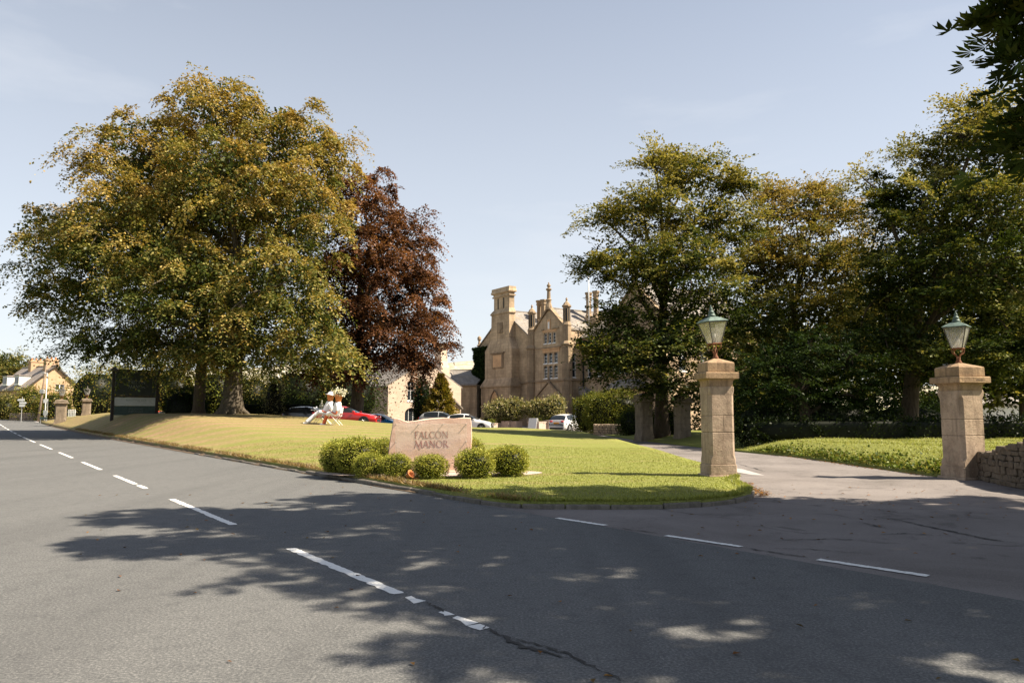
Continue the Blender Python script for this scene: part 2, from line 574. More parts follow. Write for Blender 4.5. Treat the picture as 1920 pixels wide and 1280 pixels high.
# old lantern glass, dusty
t = NT('dusty_glass')
t.n.remove(t.b)
tr_, gl, df = t.new('ShaderNodeBsdfTransparent'), t.new('ShaderNodeBsdfGlossy'), t.new('ShaderNodeBsdfTranslucent')
d2 = t.new('ShaderNodeBsdfDiffuse')
gl.inputs['Roughness'].default_value = 0.12
df.inputs['Color'].default_value = (0.75, 0.72, 0.62, 1)
d2.inputs['Color'].default_value = (0.62, 0.60, 0.54, 1)
m0, m1, m2 = t.new('ShaderNodeMixShader'), t.new('ShaderNodeMixShader'), t.new('ShaderNodeMixShader')
m0.inputs[0].default_value = 0.5
t.l.new(df.outputs[0], m0.inputs[1]); t.l.new(d2.outputs[0], m0.inputs[2])
cl = t.ramp(t.noise(t.pos(), 5.0, 2), [(0.35, 0.16), (0.75, 0.38)])
t.l.new(cl, m1.inputs[0])
t.l.new(tr_.outputs[0], m1.inputs[1]); t.l.new(m0.outputs[0], m1.inputs[2])
m2.inputs[0].default_value = 0.12
t.l.new(m1.outputs[0], m2.inputs[1]); t.l.new(gl.outputs[0], m2.inputs[2])
t.l.new(m2.outputs[0], t.n['Material Output'].inputs['Surface'])
M['lampglass'] = t.m
M['copper'] = plain('green_copper', (0.10, 0.15, 0.132), 0.6, 0.1, var=0.45, scale=9)
M['lead'] = plain('lantern_frame', (0.11, 0.10, 0.085), 0.6, 0.4, var=0.3, scale=9)
M['rust'] = plain('rusty_iron', (0.19, 0.075, 0.035), 0.85, 0.2, var=0.5, scale=25, bump=0.4)
# buildings
M['manor'] = block_mat('manor_stone', (0.53, 0.40, 0.265), (0.085, 0.062, 0.042), (0.27, 0.20, 0.135), 0.8, 0.38, 0.8)
M['manor_trim'] = block_mat('dressed_stone', (0.37, 0.275, 0.18), (0.06, 0.046, 0.034), (0.20, 0.15, 0.10), 1.4, 0.9, 0.85)
M['manor_orange'] = plain('new_sandstone', (0.56, 0.35, 0.19), 0.9, var=0.18, scale=1.5)
M['pinkwall'] = block_mat('pale_pink_stone', (0.62, 0.49, 0.38), (0.42, 0.31, 0.22), (0.50, 0.39, 0.30), 0.7, 0.3, 0.3)
M['housewall'] = block_mat('house_stone', (0.48, 0.325, 0.205), (0.24, 0.15, 0.09), (0.36, 0.27, 0.19), 0.75, 0.3, 0.4)
def slate_mat(name, a):
    t = NT(name)
    tc = t.new('ShaderNodeTexCoord')
    sep = t.new('ShaderNodeSeparateXYZ')
    t.l.new(tc.outputs['Object'], sep.inputs[0])
    cmb = t.new('ShaderNodeCombineXYZ')
    t.l.new(t.math('ADD', sep.outputs['X'], sep.outputs['Y']), cmb.inputs['X'])
    t.l.new(sep.outputs['Z'], cmb.inputs['Y'])
    br = t.new('ShaderNodeTexBrick')
    br.inputs['Scale'].default_value = 1.0
    br.inputs['Brick Width'].default_value = 0.5
    br.inputs['Row Height'].default_value = 0.3
    br.inputs['Mortar Size'].default_value = 0.02
    br.inputs['Color1'].default_value = (*a, 1)
    br.inputs['Color2'].default_value = (*tuple(x * 0.7 for x in a), 1)
    br.inputs['Mortar'].default_value = (*tuple(x * 0.45 for x in a), 1)
    t.l.new(cmb.outputs[0], br.inputs['Vector'])
    n = t.noise(t.coord('Object'), 0.8, 6, 0.65)
    c = t.mix(br.outputs['Color'], (0.20, 0.15, 0.08), t.ramp(n, [(0.52, 0.0), (0.7, 0.55)]))
    t.bump(br.outputs['Fac'], -0.4, 0.03)
    return t.set(c, 0.75, spec=0.35)
M['slate'] = slate_mat('stone_slates', (0.27, 0.245, 0.22))
M['house_slate'] = slate_mat('house_slates', (0.30, 0.26, 0.235))
M['white'] = plain('white_paint', (0.78, 0.78, 0.76), 0.55, var=0.06)
t = NT('window_glass')
t.set((0.02, 0.026, 0.032), 0.06, spec=0.6)
M['glass'] = t.m
M['black'] = plain('black_paint', (0.012, 0.012, 0.012), 0.5, var=0.3)
M['sign_green'] = plain('sign_green', (0.012, 0.022, 0.019), 0.45, var=0.2)
M['sign_teal'] = plain('sign_teal', (0.03, 0.06, 0.055), 0.5, var=0.2)
M['sign_grey'] = plain('sign_grey', (0.52, 0.54, 0.53), 0.55, var=0.08)
M['sign_ink'] = plain('sign_ink', (0.22, 0.30, 0.29), 0.6, var=0.1)
M['sign_cream'] = plain('sign_cream', (0.50, 0.48, 0.38), 0.6, var=0.1)
M['cream_dim'] = plain('sign_faded_lettering', (0.16, 0.18, 0.165), 0.6, var=0.1)
M['wood'] = plain('dark_timber', (0.03, 0.023, 0.018), 0.8, var=0.4, scale=12)
M['pole_wood'] = plain('pole_timber', (0.21, 0.155, 0.11), 0.9, var=0.35, scale=9)
M['steel'] = plain('galvanised_steel', (0.45, 0.45, 0.44), 0.5, 0.5, var=0.15)
M['planter'] = plain('planter_concrete', (0.52, 0.40, 0.33), 0.9, var=0.14, scale=3)
M['terracotta'] = plain('terracotta', (0.50, 0.185, 0.065), 0.85, var=0.25, scale=12)
M['cloth'] = plain('white_cotton', (0.78, 0.78, 0.80), 0.9, var=0.08, scale=8, bump=0.3)
M['straw'] = plain('orange_stuffing', (0.62, 0.15, 0.06), 0.9, var=0.2)
M['rubber'] = plain('tyre_rubber', (0.015, 0.015, 0.015), 0.85, var=0.3)
M['alloy'] = plain('alloy_rim', (0.42, 0.42, 0.43), 0.35, 0.8, var=0.1)
M['trim'] = plain('black_trim', (0.018, 0.018, 0.018), 0.55, var=0.2)
def paint_mat(name, col, rough=0.28):
    t = NT(name)
    return t.set(col, rough, spec=0.5, **{'Coat Weight': 0.8, 'Coat Roughness': 0.05})
M['car_white'] = paint_mat('white_car_paint', (0.80, 0.80, 0.80))
M['car_red'] = paint_mat('red_car_paint', (0.50, 0.012, 0.012))
M['car_blue'] = paint_mat('blue_car_paint', (0.010, 0.16, 0.42))
M['car_dark'] = paint_mat('dark_car_paint', (0.012, 0.014, 0.018))
M['car_silver'] = paint_mat('silver_car_paint', (0.30, 0.32, 0.33))
M['car_orange'] = paint_mat('orange_car_paint', (0.60, 0.075, 0.03))
M['red_lens'] = paint_mat('red_lens', (0.45, 0.012, 0.012))
M['plate'] = plain('yellow_plate', (0.75, 0.33, 0.02), 0.5, var=0.05)
M['clear_lens'] = paint_mat('clear_lens', (0.55, 0.57, 0.6), 0.1)
# distant moor
t = NT('moor')
v = t.pos()
a = t.noise(v, 0.010, 7, 0.65, 0.8)
c = t.ramp(a, [(0.35, (0.20, 0.165, 0.065)), (0.5, (0.26, 0.22, 0.09)), (0.62, (0.34, 0.29, 0.15))])
sc_ = t.noise(t.pos((1, 1, 3.0)), 0.016, 7, 0.75, 1.5)
c = t.mix(c, (0.52, 0.49, 0.46), t.ramp(sc_, [(0.52, 0.0), (0.58, 0.8)]))
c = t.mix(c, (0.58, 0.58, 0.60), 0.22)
M['moor'] = t.set(c, 0.95, spec=0.1)

# ================================================================== THE SETTING
def grid(name, us, vs, fn, mat, smooth=True):
    P = [fn(u, v) for v in vs for u in us]
    n = len(us)
    fs = [(j * n + i, j * n + i + 1, (j + 1) * n + i + 1, (j + 1) * n + i) for j in range(len(vs) - 1) for i in range(n - 1)]
    mb = MB().add(P, fs)
    o = mb.build(name, mat, None, smooth)
    if o.data.polygons[0].normal.z < 0:
        o.data.flip_normals()
    return kind(o, 'structure')
def lin(a, b, n):
    return list(np.linspace(a, b, n))

# land under everything, out to the horizon
ss = [-3000, -800, -200, -60] + lin(-40, 160, 41) + [220, 400, 900, 2000, 4500]
ts = [-4000, -900, -200, -50, -10, -1.3, 7.05, 12, 20, 30, 45, 60, 80, 120, 200, 500, 1200, 4500]
def land(s, t_):
    x, y = st(s, t_)
    return (x, y, float(zr(min(s, 900))) - 0.10)
grid('ground', ss, ts, land, M['field'])
road = grid('road', lin(-60, 300, 121), lin(-1.3, 7.0, 7), lambda s, t_: (*st(s, t_), float(zr(s))), M['asphalt'])
drive = grid('driveway', lin(-30, 108, 93), [7.0] + lin(8, 90, 56), lambda s, t_: (*st(s, t_), float(zf(*st(s, t_))) - 0.002), M['drive'])
side = grid('side_road', lin(108.4, 124, 10), lin(7.0, 40, 14), lambda s, t_: (*st(s, t_), float(zr(s)) - 0.004), M['patch'])

# far moor with limestone scars
def moor(u, v):
    x = -900 + u * 2600
    y = 900 + v * 1500
    ridge = 60 + 104 * math.exp(-((u - 0.30) / 0.42) ** 2) + 9 * math.sin(u * 17) + 5 * math.sin(u * 41 + 1)
    z = -20 + ridge * float(sstep(0.0, 0.75, v)) + 5 * math.sin(v * 15 + u * 9) * v
    return (x, y, z)
grid('hill', lin(0, 1, 70), lin(0, 1, 40), moor, M['moor'])

def sheet(name, outline, fn, mat, step, skirt=0.0, lift=0.0):
    """ground sheet inside an outline, with the height of fn"""
    pts = []
    for i, p in enumerate(outline):
        q = outline[(i + 1) % len(outline)]
        L = math.hypot(q[0] - p[0], q[1] - p[1])
        m = max(1, int(L / step))
        for k in range(m):
            pts.append((p[0] + (q[0] - p[0]) * k / m, p[1] + (q[1] - p[1]) * k / m))
    nb = len(pts)
    poly = np.array(pts)
    xs = np.arange(poly[:, 0].min(), poly[:, 0].max(), step)
    ys = np.arange(poly[:, 1].min(), poly[:, 1].max(), step)
    gx, gy = np.meshgrid(xs, ys)
    gp = np.stack([gx.ravel(), gy.ravel()], 1)
    ins = inside(gp, poly) & (edge_dist(gp, poly) > step * 0.45)
    allp = [Vector(p) for p in pts] + [Vector(p) for p in gp[ins]]
    res = delaunay_2d_cdt(allp, [], [list(range(nb))], 1, 1e-5)
    V = [(p.x, p.y) for p in res[0]]
    z = np.array([float(fn(p[0], p[1])) for p in V]) + lift
    vs = [(V[i][0], V[i][1], float(z[i])) for i in range(len(V))]
    fs = [tuple(f) for f in res[2]]
    if skirt:
        n0 = len(vs)
        for p in pts:
            zz = float(fn(*p)) + lift
            vs.append((p[0], p[1], zz)); vs.append((p[0], p[1], zz - skirt))
        for i in range(nb):
            j = (i + 1) % nb
            fs.append((n0 + 2 * i, n0 + 2 * i + 1, n0 + 2 * j + 1, n0 + 2 * j))
    me = bpy.data.meshes.new(name)
    me.from_pydata(vs, [], fs)
    bm = bmesh.new(); bm.from_mesh(me)
    bmesh.ops.remove_doubles(bm, verts=bm.verts[:], dist=1e-4)
    bmesh.ops.recalc_face_normals(bm, faces=bm.faces[:])
    bm.to_mesh(me); bm.free()
    me.polygons.foreach_set('use_smooth', [True] * len(me.polygons))
    o = obj(name, me, mat)
    return kind(o, 'structure'), poly
def inside(p, poly):
    x, y = p[:, 0], p[:, 1]
    r = np.zeros(len(p), bool)
    n = len(poly)
    for i in range(n):
        x0, y0 = poly[i]; x1, y1 = poly[(i + 1) % n]
        if y0 == y1:
            continue
        cnd = ((y0 > y) != (y1 > y)) & (x < (x1 - x0) * (y - y0) / (y1 - y0) + x0)
        r ^= cnd
    return r
def edge_dist(p, poly):
    d = np.full(len(p), 1e9)
    n = len(poly)
    for i in range(n):
        a = poly[i]; b = poly[(i + 1) % n]
        ab = b - a
        L = (ab ** 2).sum()
        if L < 1e-12:
            continue
        k = np.clip(((p - a) @ ab) / L, 0, 1)
        q = a + k[:, None] * ab
        d = np.minimum(d, np.hypot(*(p - q).T))
    return d
def curve(ctrl, n):
    """smooth polyline through points"""
    P = np.array([ctrl[0]] + list(ctrl) + [ctrl[-1]], float)
    out = []
    for i in range(1, len(P) - 2):
        p0, p1, p2, p3 = P[i - 1], P[i], P[i + 1], P[i + 2]
        for k in range(n):
            u = k / n
            out.append(tuple(0.5 * ((2 * p1) + (-p0 + p2) * u + (2 * p0 - 5 * p1 + 4 * p2 - p3) * u * u + (-p0 + 3 * p1 - 3 * p2 + p3) * u ** 3)))
    out.append(tuple(P[-2]))
    return out

corner = curve([st(13.0, 7.14), (-0.2, 12.42), (1.21, 12.1), (2.53, 12.2), (3.52, 12.68), (4.2, 13.45), (4.5, 14.3), (4.62, 15.2), (4.8, 16.3), (5.12, 17.0)], 5)
lawn_edge = [st(s, 7.14) for s in np.arange(108, 13, -2.5)] + corner[0:] + \
    [(5.2, 18), (5.4, 20), (5.5, 22.8), (5.4, 28), (5.25, 33.9), (4.95, 40), (4.55, 46), (4.2, 52), (3.6, 57.5), (1.5, 56.5), (-3, 53), (-6, 51), (-9, 50.3), (-14, 50.6),
     (-16.5, 55), (-22, 60), (-32, 67), (-45, 82), (-55, 95)]
lawn, LAWN = sheet('lawn', lawn_edge, lawn_h, M['lawn'], 0.55, skirt=0.9)
bank_edge = [(10.25, 18.0), (10.1, 20), (10.05, 23), (9.9, 26.6), (9.1, 30), (8.2, 36), (7.3, 42.8), (6.8, 48), (6.4, 56), (9, 58), (60, 58), (60, 8), (14, 8), (12.2, 10.6), (11.2, 13), (11.0, 15), (11.3, 17.9)]
bank, BANK = sheet('grass_bank', bank_edge, bank_h, M['bank'], 0.6, skirt=0.6)
soil = sheet('soil_edge', [st(s, 6.98 + 0.03 * math.sin(s * 3)) for s in np.arange(96, 12.4, -0.8)] + [st(s, 7.34) for s in np.arange(12.4, 96, 0.8)],
             lambda x, y: float(lawn_h(x, y)) - 0.035 if to_st(x, y)[1] > 7.1 else float(zr(to_st(x, y)[0])) + 0.012, M['soil'], 0.35)[0]

# kerb stones round the lawn's corner
kerb = kind(bpy.data.objects.new('kerb', None), 'structure')
COL.objects.link(kerb)
kline = [np.array(p) for p in ([st(s, 7.08) for s in np.arange(30, 13.2, -0.9)] + corner[:-5])]
cum = [0]
for a, b in zip(kline[:-1], kline[1:]):
    cum.append(cum[-1] + float(np.hypot(*(b - a))))
def along(d):
    d = min(max(d, 0), cum[-1] - 1e-6)
    i = max(k for k in range(len(cum) - 1) if cum[k] <= d)
    f = (d - cum[i]) / (cum[i + 1] - cum[i])
    return kline[i] * (1 - f) + kline[i + 1] * f
d0 = 0
rr = random.Random(3)
while d0 < cum[-1] - 0.3:
    L = 0.62 + rr.random() * 0.3
    L = min(L, cum[-1] - d0)
    a, b = along(d0 + 0.006), along(d0 + L - 0.006)
    mid = (a + b) / 2
    ang = math.atan2(b[1] - a[1], b[0] - a[0])
    hl = float(np.hypot(*(b - a))) / 2
    far = d0 < 11
    mb = MB().box(-hl, hl, -0.075, 0.075, -0.12, 0.075 + rr.uniform(-0.012, 0.012) - (0.03 if far else 0), 0.016)
    o = mb.build('kerb_stone', M['kerb'], kerb)
    o.location = (mid[0], mid[1], float(zr(to_st(*mid)[0])))
    o.rotation_euler = (rr.uniform(-.03, .03), rr.uniform(-.015, .015), ang + rr.uniform(-.015, .015))
    d0 += L

# ------------------------------------------------------------------ road markings and wear
def strip(name, pts, w, mat, parent, lift=0.004, jag=0.0, seed=1, zfun=None):
    r_ = random.Random(seed)
    P = [np.array(p) for p in pts]
    vs, fs = [], []
    for i, p in enumerate(P):
        d = P[min(i + 1, len(P) - 1)] - P[max(i - 1, 0)]
        d = d / (np.hypot(*d) + 1e-9)
        n = np.array([-d[1], d[0]])
        ww = w if not hasattr(w, '__len__') else w[i]
        for sgn in (1, -1):
            q = p + n * sgn * (ww / 2 + r_.uniform(-jag, jag)) + d * r_.uniform(-jag, jag)
            s, t_ = to_st(*q)
            z = (float(zr(s)) if zfun is None else float(zfun(*q))) + lift
            vs.append((q[0], q[1], z))
    for i in range(len(P) - 1):
        fs.append((2 * i, 2 * i + 1, 2 * i + 3, 2 * i + 2))
    o = MB().add(vs, fs).build(name, mat, parent)
    if o.data.polygons and o.data.polygons[0].normal.z < 0:
        o.data.flip_normals()
    return o
def dash(s0, s1, t_, w, seed, jag=0.012):
    n = max(3, int(abs(s1 - s0) / 0.06)) if abs(s0) < 30 else 4
    strip('painted_line', [st(s, t_) for s in np.linspace(s0, s1, n)], w, M['paint'], road, 0.004, jag if abs(s0) < 30 else 0, seed)
def gs(px, py):                      # road pixel -> s,t on the flat road
    d = ray(px, py)
    k = -EYE / d.z
    return to_st(d.x * k, d.y * k)
CL = 3.02
for k, (a, b) in enumerate([((555, 1027), (762, 1111)), ((330, 935), (457, 982)), ((220, 891), (262, 907)), ((268, 909), (286, 915)), ((154, 866), (196, 880)), ((107, 848), (139, 858)), ((75, 833), (98, 842)), ((47, 822), (68, 829))]):
    dash(gs(*a)[0], gs(*b)[0], CL, 0.105, 10 + k)
for k in range(12):                  # on into the distance
    dash(54 + k * 6, 58 + k * 6, CL, 0.11, 40 + k)
for k in range(14):                  # edge of the right turn lane further up
    dash(46 + k * 6, 49 + k * 6, CL - 2.6 + 0.02 * k, 0.10, 80 + k)
for k, (a, b) in enumerate([((775, 1117), (796, 1127)), ((836, 1145), (852, 1152)), ((860, 1155), (893, 1168)), ((896, 1170), (914, 1177))]):
    dash(gs(*a)[0], gs(*b)[0], CL, 0.085, 30 + k, 0.02)
for k, (a, b) in enumerate([((1044, 971), (1136, 985)), ((1249, 1004), (1391, 1025)), ((1535, 1049), (1742, 1080))]):
    (s0, t0), (s1, t1) = gs(*a), gs(*b)
    n = 40
    strip('painted_line', [st(s0 + (s1 - s0) * i / n, t0 + (t1 - t0) * i / n) for i in range(n + 1)], 0.10, M['paint'], road, 0.006, 0.011, 60 + k)
# joint between road and drive, and cracks in both
def crack(name, pix, w, parent, seed, lift=0.007):
    r_ = random.Random(seed)
    pts = []
    for i in range(len(pix) - 1):
        for k in range(14):
            u = k / 14
            px = pix[i][0] + (pix[i + 1][0] - pix[i][0]) * u
            py = pix[i][1] + (pix[i + 1][1] - pix[i][1]) * u
            d = ray(px, py)
            kk = -EYE / d.z
            pts.append((d.x * kk + r_.uniform(-.02, .02), d.y * kk + r_.uniform(-.02, .02)))
    ws = [w * 0.6 * (0.2 + r_.random() * 1.1) * min(1, 3 * min(i + 1, len(pts) - i) / len(pts)) for i in range(len(pts))]
    strip(name, pts, ws, M['crack'], parent, lift, 0.006, seed)
crack('road_crack', [(797, 1128), (838, 1148)], 0.05, road, 1)
crack('road_crack', [(905, 1175), (980, 1212), (1080, 1240)], 0.07, road, 2)
crack('road_crack', [(960, 1195), (1060, 1225), (1170, 1280)], 0.04, road, 3)
crack('road_crack', [(1138, 987), (1250, 1002)], 0.04, road, 4)
crack('road_crack', [(1393, 1027), (1534, 1048)], 0.05, road, 5)
crack('tarmac_crack', [(1655, 968), (1730, 985), (1850, 1010), (1915, 1020)], 0.10, drive, 6)
crack('tarmac_crack', [(1436, 1013), (1560, 1010), (1680, 1016)], 0.045, drive, 7)
crack('tarmac_crack', [(1635, 1003), (1700, 1000), (1790, 1006)], 0.06, drive, 8)
crack('tarmac_crack', [(1600, 976), (1640, 985), (1670, 992)], 0.05, drive, 9)
crack('tarmac_crack', [(1450, 1028), (1530, 1030), (1640, 1040)], 0.035, drive, 10)
crack('tarmac_crack', [(1380, 868), (1440, 885)], 0.05, drive, 11)
def patch(name, pix, mat, parent, lift):
    vs = []
    for p in pix:
        d = ray(*p); k = -EYE / d.z
        vs.append((d.x * k, d.y * k, lift))
    o = MB().add(vs, [tuple(range(len(vs)))]).build(name, mat, parent)
    if o.data.polygons[0].normal.z < 0:
        o.data.flip_normals()
patch('worn_patch', [(1375, 877), (1392, 879), (1434, 891), (1410, 890), (1376, 884)], M['patch'], drive, 0.004)

# fallen leaves
def flakes(name, centers, size, cols, label, cat, seed, zf_=None):
    r_ = np.random.default_rng(seed)
    n = len(centers)
    C = np.array(centers)
    a = r_.uniform(0, 2 * np.pi, n)
    sz = r_.uniform(0.5, 1.2, n) * size
    ax = np.stack([np.cos(a), np.sin(a), r_.uniform(-.25, .25, n)], 1)
    bx = np.stack([-np.sin(a), np.cos(a), r_.uniform(-.25, .25, n)], 1)
    V, Fc = leafquads(C, ax, bx, sz, sz * 0.6, np.tile([[0, 0, 1.0]], (n, 1)), SIMPLE)
    cc = np.array(cols)[r_.integers(0, len(cols), n)] * r_.uniform(0.6, 1.3, (n, 1))
    o = leafmesh(name, V, Fc, np.repeat(cc, 4, 0), M['leaf'])
    kind(o, 'stuff')
    tag(o, label, cat)
    return o

# ------------------------------------------------------------------ foliage machinery
SIMPLE = np.array([[(0, 0, 0), (0.45, 0.5, 0.10), (1, 0, -0.05), (0.45, -0.5, 0.10)]], float)
def palm(n=7):
    q = []
    for k in range(n):
        a = math.radians(-78 + 156 * k / (n - 1))
        L = 1.0 - 0.35 * abs(k - (n - 1) / 2) / ((n - 1) / 2)
        ca, sa = math.cos(a), math.sin(a)
        def tr(x, y, z):
            return (ca * x - sa * y, sa * x + ca * y, z)
        q.append([tr(0.03, 0, 0), tr(L * 0.68, 0.155 * L, -0.16), tr(L, 0, -0.46 * L), tr(L * 0.68, -0.155 * L, -0.16)])
    return np.array(q, float)
PALM = palm(6)
def leafquads(C, ax, bx, L, W, up, tmpl):
    """C,ax,bx,up (n,3) L,W (n) -> verts, faces of every quad of the template"""
    n, q = len(C), len(tmpl)
    ax = ax / (np.linalg.norm(ax, axis=1, keepdims=True) + 1e-9)
    bx = bx - ax * (ax * bx).sum(1, keepdims=True)
    bx = bx / (np.linalg.norm(bx, axis=1, keepdims=True) + 1e-9)
    nx = np.cross(ax, bx)
    T = tmpl.reshape(-1, 3)
    V = C[:, None, :] + ax[:, None, :] * (T[None, :, 0:1] * L[:, None, None]) + bx[:, None, :] * (T[None, :, 1:2] * W[:, None, None]) + nx[:, None, :] * (T[None, :, 2:3] * L[:, None, None])
    V = V.reshape(-1, 3)
    return V, np.arange(len(V), dtype=np.int32)
def leafmesh(name, V, loops, cols, mat, parent=None, extra=None):
    me = bpy.data.meshes.new(name)
    nf = len(loops) // 4
    ev, ef = (extra.v, extra.f) if extra is not None else ([], [])
    if ev:
        base = len(V)
        V = np.concatenate([V, np.array(ev)])
        el = np.array([i + base for f in ef for i in f], np.int32)
        es = np.array([len(f) for f in ef], np.int32)
        cols = np.concatenate([cols, np.tile([[0.006, 0.009, 0.003]], (len(ev), 1))])  # near-black core: the shade between the leaves put into colour
        loops = np.concatenate([loops, el])
        tot = np.concatenate([np.full(nf, 4, np.int32), es])
    else:
        tot = np.full(nf, 4, np.int32)
    start = np.concatenate([[0], np.cumsum(tot)[:-1]]).astype(np.int32)
    me.vertices.add(len(V))
    me.vertices.foreach_set('co', V.astype(np.float32).ravel())
    me.loops.add(len(loops))
    me.loops.foreach_set('vertex_index', loops.astype(np.int32))
    me.polygons.add(len(tot))
    me.polygons.foreach_set('loop_start', start)
    me.polygons.foreach_set('loop_total', tot)
    me.update(calc_edges=True)
    at_ = me.attributes.new('tint', 'FLOAT_COLOR', 'POINT')
    c4 = np.ones((len(V), 4), np.float32)
    c4[:, :3] = cols
    at_.data.foreach_set('color', c4.ravel())
    return obj(name, me, mat, parent)
def unit(v):
    return v / (np.linalg.norm(v, axis=-1, keepdims=True) + 1e-9)

def foliage(rng, lobes, size, nspray, nleaf, L, droop, leaf, wid, pal, dens=0.5, gap=0.35, lift=0.25, tmpl=SIMPLE, inner=0.25, keep_low=-0.75, goldz=None, flat=0.35, spread=0.22, fill=0.0, rough=0.26, tilt=0.38):
    """boughs over the lobes of a crown, sprays on the boughs, leaves on the sprays"""
    A = np.array(lobes, float)
    B, O, S_ = [], [], []
    for k, (cx, cy, cz, rx, ry, rz_) in enumerate(lobes):
        area = 4 * math.pi * ((rx * ry) ** 1.6 + (rx * rz_) ** 1.6 + (ry * rz_) ** 1.6) ** (1 / 1.6) / 3 ** (1 / 1.6)
        n = max(8, int(area * dens))
        i = np.arange(n) + 0.5
        z = 1 - 2 * i / n
        ph = math.pi * (1 + 5 ** 0.5) * i + rng.uniform(0, 6)
        d = np.stack([np.sqrt(1 - z * z) * np.cos(ph), np.sqrt(1 - z * z) * np.sin(ph), z], 1) + rng.normal(0, 0.10, (n, 3))
        d = unit(d)
        wob = (np.sin(d @ rng.normal(0, 3.2, 3) + rng.uniform(0, 6)) + np.sin(d @ rng.normal(0, 4.6, 3) + rng.uniform(0, 6)) + np.sin(d @ rng.normal(0, 6.5, 3) + rng.uniform(0, 6))) / 3
        r = 1.0 + rough * wob - np.abs(rng.normal(0, 0.12, n))
        deep = rng.random(n) < inner
        r[deep] = rng.uniform(0.3, 0.8, deep.sum())
        p = A[k, :3] + d * A[k, 3:] * r[:, None]
        ok = (d[:, 2] > keep_low) & (wob > -0.55 + 0.25 * rng.normal(0, 1, n))
        for m in range(len(lobes)):
            if m != k:
                q = np.linalg.norm((p - A[m, :3]) / A[m, 3:], axis=1)
                ok &= (q > 0.72) | (rng.random(n) < 0.10)
        B.append(p[ok]); O.append(unit(d[ok] / A[k, 3:] * A[k, 3:].mean())); 
    B, O = np.concatenate(B), np.concatenate(O)
    nb = len(B)
    bs = size * rng.uniform(0.45, 1.45, nb)
    dark = rng.random(nb)
    # sprays
    ph = rng.uniform(0, 2 * np.pi, (nb, nspray))
    off = np.stack([np.cos(ph), np.sin(ph), np.zeros_like(ph)], -1)
    tier = rng.random((nb, nspray))                       # sprays leave the bough at several heights
    start = B[:, None] + off * (bs[:, None] * 0.18 * rng.random((nb, nspray)))[..., None] - O[:, None] * (tier * bs[:, None] * 0.35)[..., None]
    start[..., 2] -= tier * bs[:, None] * 0.30
    tv = rng.normal(0, tilt, (nb, 1, 2))
    off = np.concatenate([off[..., :2], (off[..., :2] * tv).sum(-1, keepdims=True)], -1)
    dirs = unit(off + O[:, None] * np.array([0.55, 0.55, 0.22]) + rng.normal(0, 0.13, (nb, nspray, 3)) + np.array([0, 0, lift]))
    LL = L * (bs / size)[:, None] * rng.uniform(0.55, 1.2, (nb, nspray))
    start, dirs, LL = start.reshape(-1, 3), dirs.reshape(-1, 3), LL.ravel()
    bid = np.repeat(np.arange(nb), nspray)
    keep = rng.random(len(start)) > gap * rng.random(len(start))
    start, dirs, LL, bid = start[keep], dirs[keep], LL[keep], bid[keep]
    m = len(start)
    side = unit(np.cross(dirs, np.array([[0, 0, 1.0]])) + rng.normal(0, 0.25, (m, 3)))
    tau = (np.arange(nleaf) + 0.5) / nleaf
    tau = np.tile(tau, (m, 1)) + rng.normal(0, 0.03, (m, nleaf))
    sg = np.where((np.arange(nleaf) % 2) == 0, 1.0, -1.0)[None] * np.ones((m, 1))
    dr = droop * rng.uniform(0.5, 1.4, (m, 1))
    lat = sg * rng.uniform(0.0, 1.0, (m, nleaf)) * (1.05 - tau) * spread * LL[:, None]
    P = start[:, None] + dirs[:, None] * (LL[:, None] * tau)[..., None] + side[:, None] * lat[..., None]
    P[..., 2] -= dr * LL[:, None] * tau ** 2
    P += rng.normal(0, 0.022 * L, P.shape)
    tang = dirs[:, None] + np.array([0, 0, -1.0]) * (2 * dr * tau)[..., None]
    ax = unit(tang) * 0.75 + side[:, None] * (sg * 0.8)[..., None] + rng.normal(0, flat, P.shape)
    bx = np.cross(unit(ax), np.array([0, 0, 1.0])) + rng.normal(0, flat * 1.2, P.shape)
    N = m * nleaf
    P, ax, bx = P.reshape(N, 3), ax.reshape(N, 3), bx.reshape(N, 3)
    lid = np.repeat(bid, nleaf)
    sid = np.repeat(np.arange(m), nleaf)
    lf = leaf * rng.uniform(0.65, 1.3, N)
    # colour: blend of palette, by bough, spray and leaf
    g = 0.5 + 0.20 * rng.normal(0, 1, nb)[lid] + 0.18 * rng.normal(0, 1, m)[sid] + 0.20 * rng.normal(0, 1, N)
    if goldz is not None:
        z0, z1, x0, x1 = goldz
        g += 0.65 * (sstep(z0, z1, P[:, 2]) - 0.45)
    g = np.clip(g, 0, 0.999) * (len(pal) - 1)
    i0 = g.astype(int)
    fr = (g - i0)[:, None]
    pal = np.array(pal)
    col = pal[i0] * (1 - fr) + pal[i0 + 1] * fr
    col = col * rng.uniform(0.7, 1.3, (N, 1))
    V, Fc = leafquads(P, ax, bx, lf, lf * wid, None, tmpl)
    col = np.repeat(np.clip(col, 0, 1), 4 * len(tmpl), 0)
    if fill:                                       # inner leaves in the darkest palette tones: crown shade put into colour
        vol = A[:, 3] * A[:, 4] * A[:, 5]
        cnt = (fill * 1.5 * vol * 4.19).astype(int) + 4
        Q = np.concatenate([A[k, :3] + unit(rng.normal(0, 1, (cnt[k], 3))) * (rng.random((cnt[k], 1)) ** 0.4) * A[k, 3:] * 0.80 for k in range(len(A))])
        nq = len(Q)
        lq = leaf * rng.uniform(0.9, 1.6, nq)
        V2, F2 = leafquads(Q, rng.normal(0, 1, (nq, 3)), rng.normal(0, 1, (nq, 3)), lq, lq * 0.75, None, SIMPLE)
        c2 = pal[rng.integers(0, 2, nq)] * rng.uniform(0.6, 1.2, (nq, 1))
        V = np.concatenate([V, V2]); Fc = np.arange(len(V), dtype=np.int32)
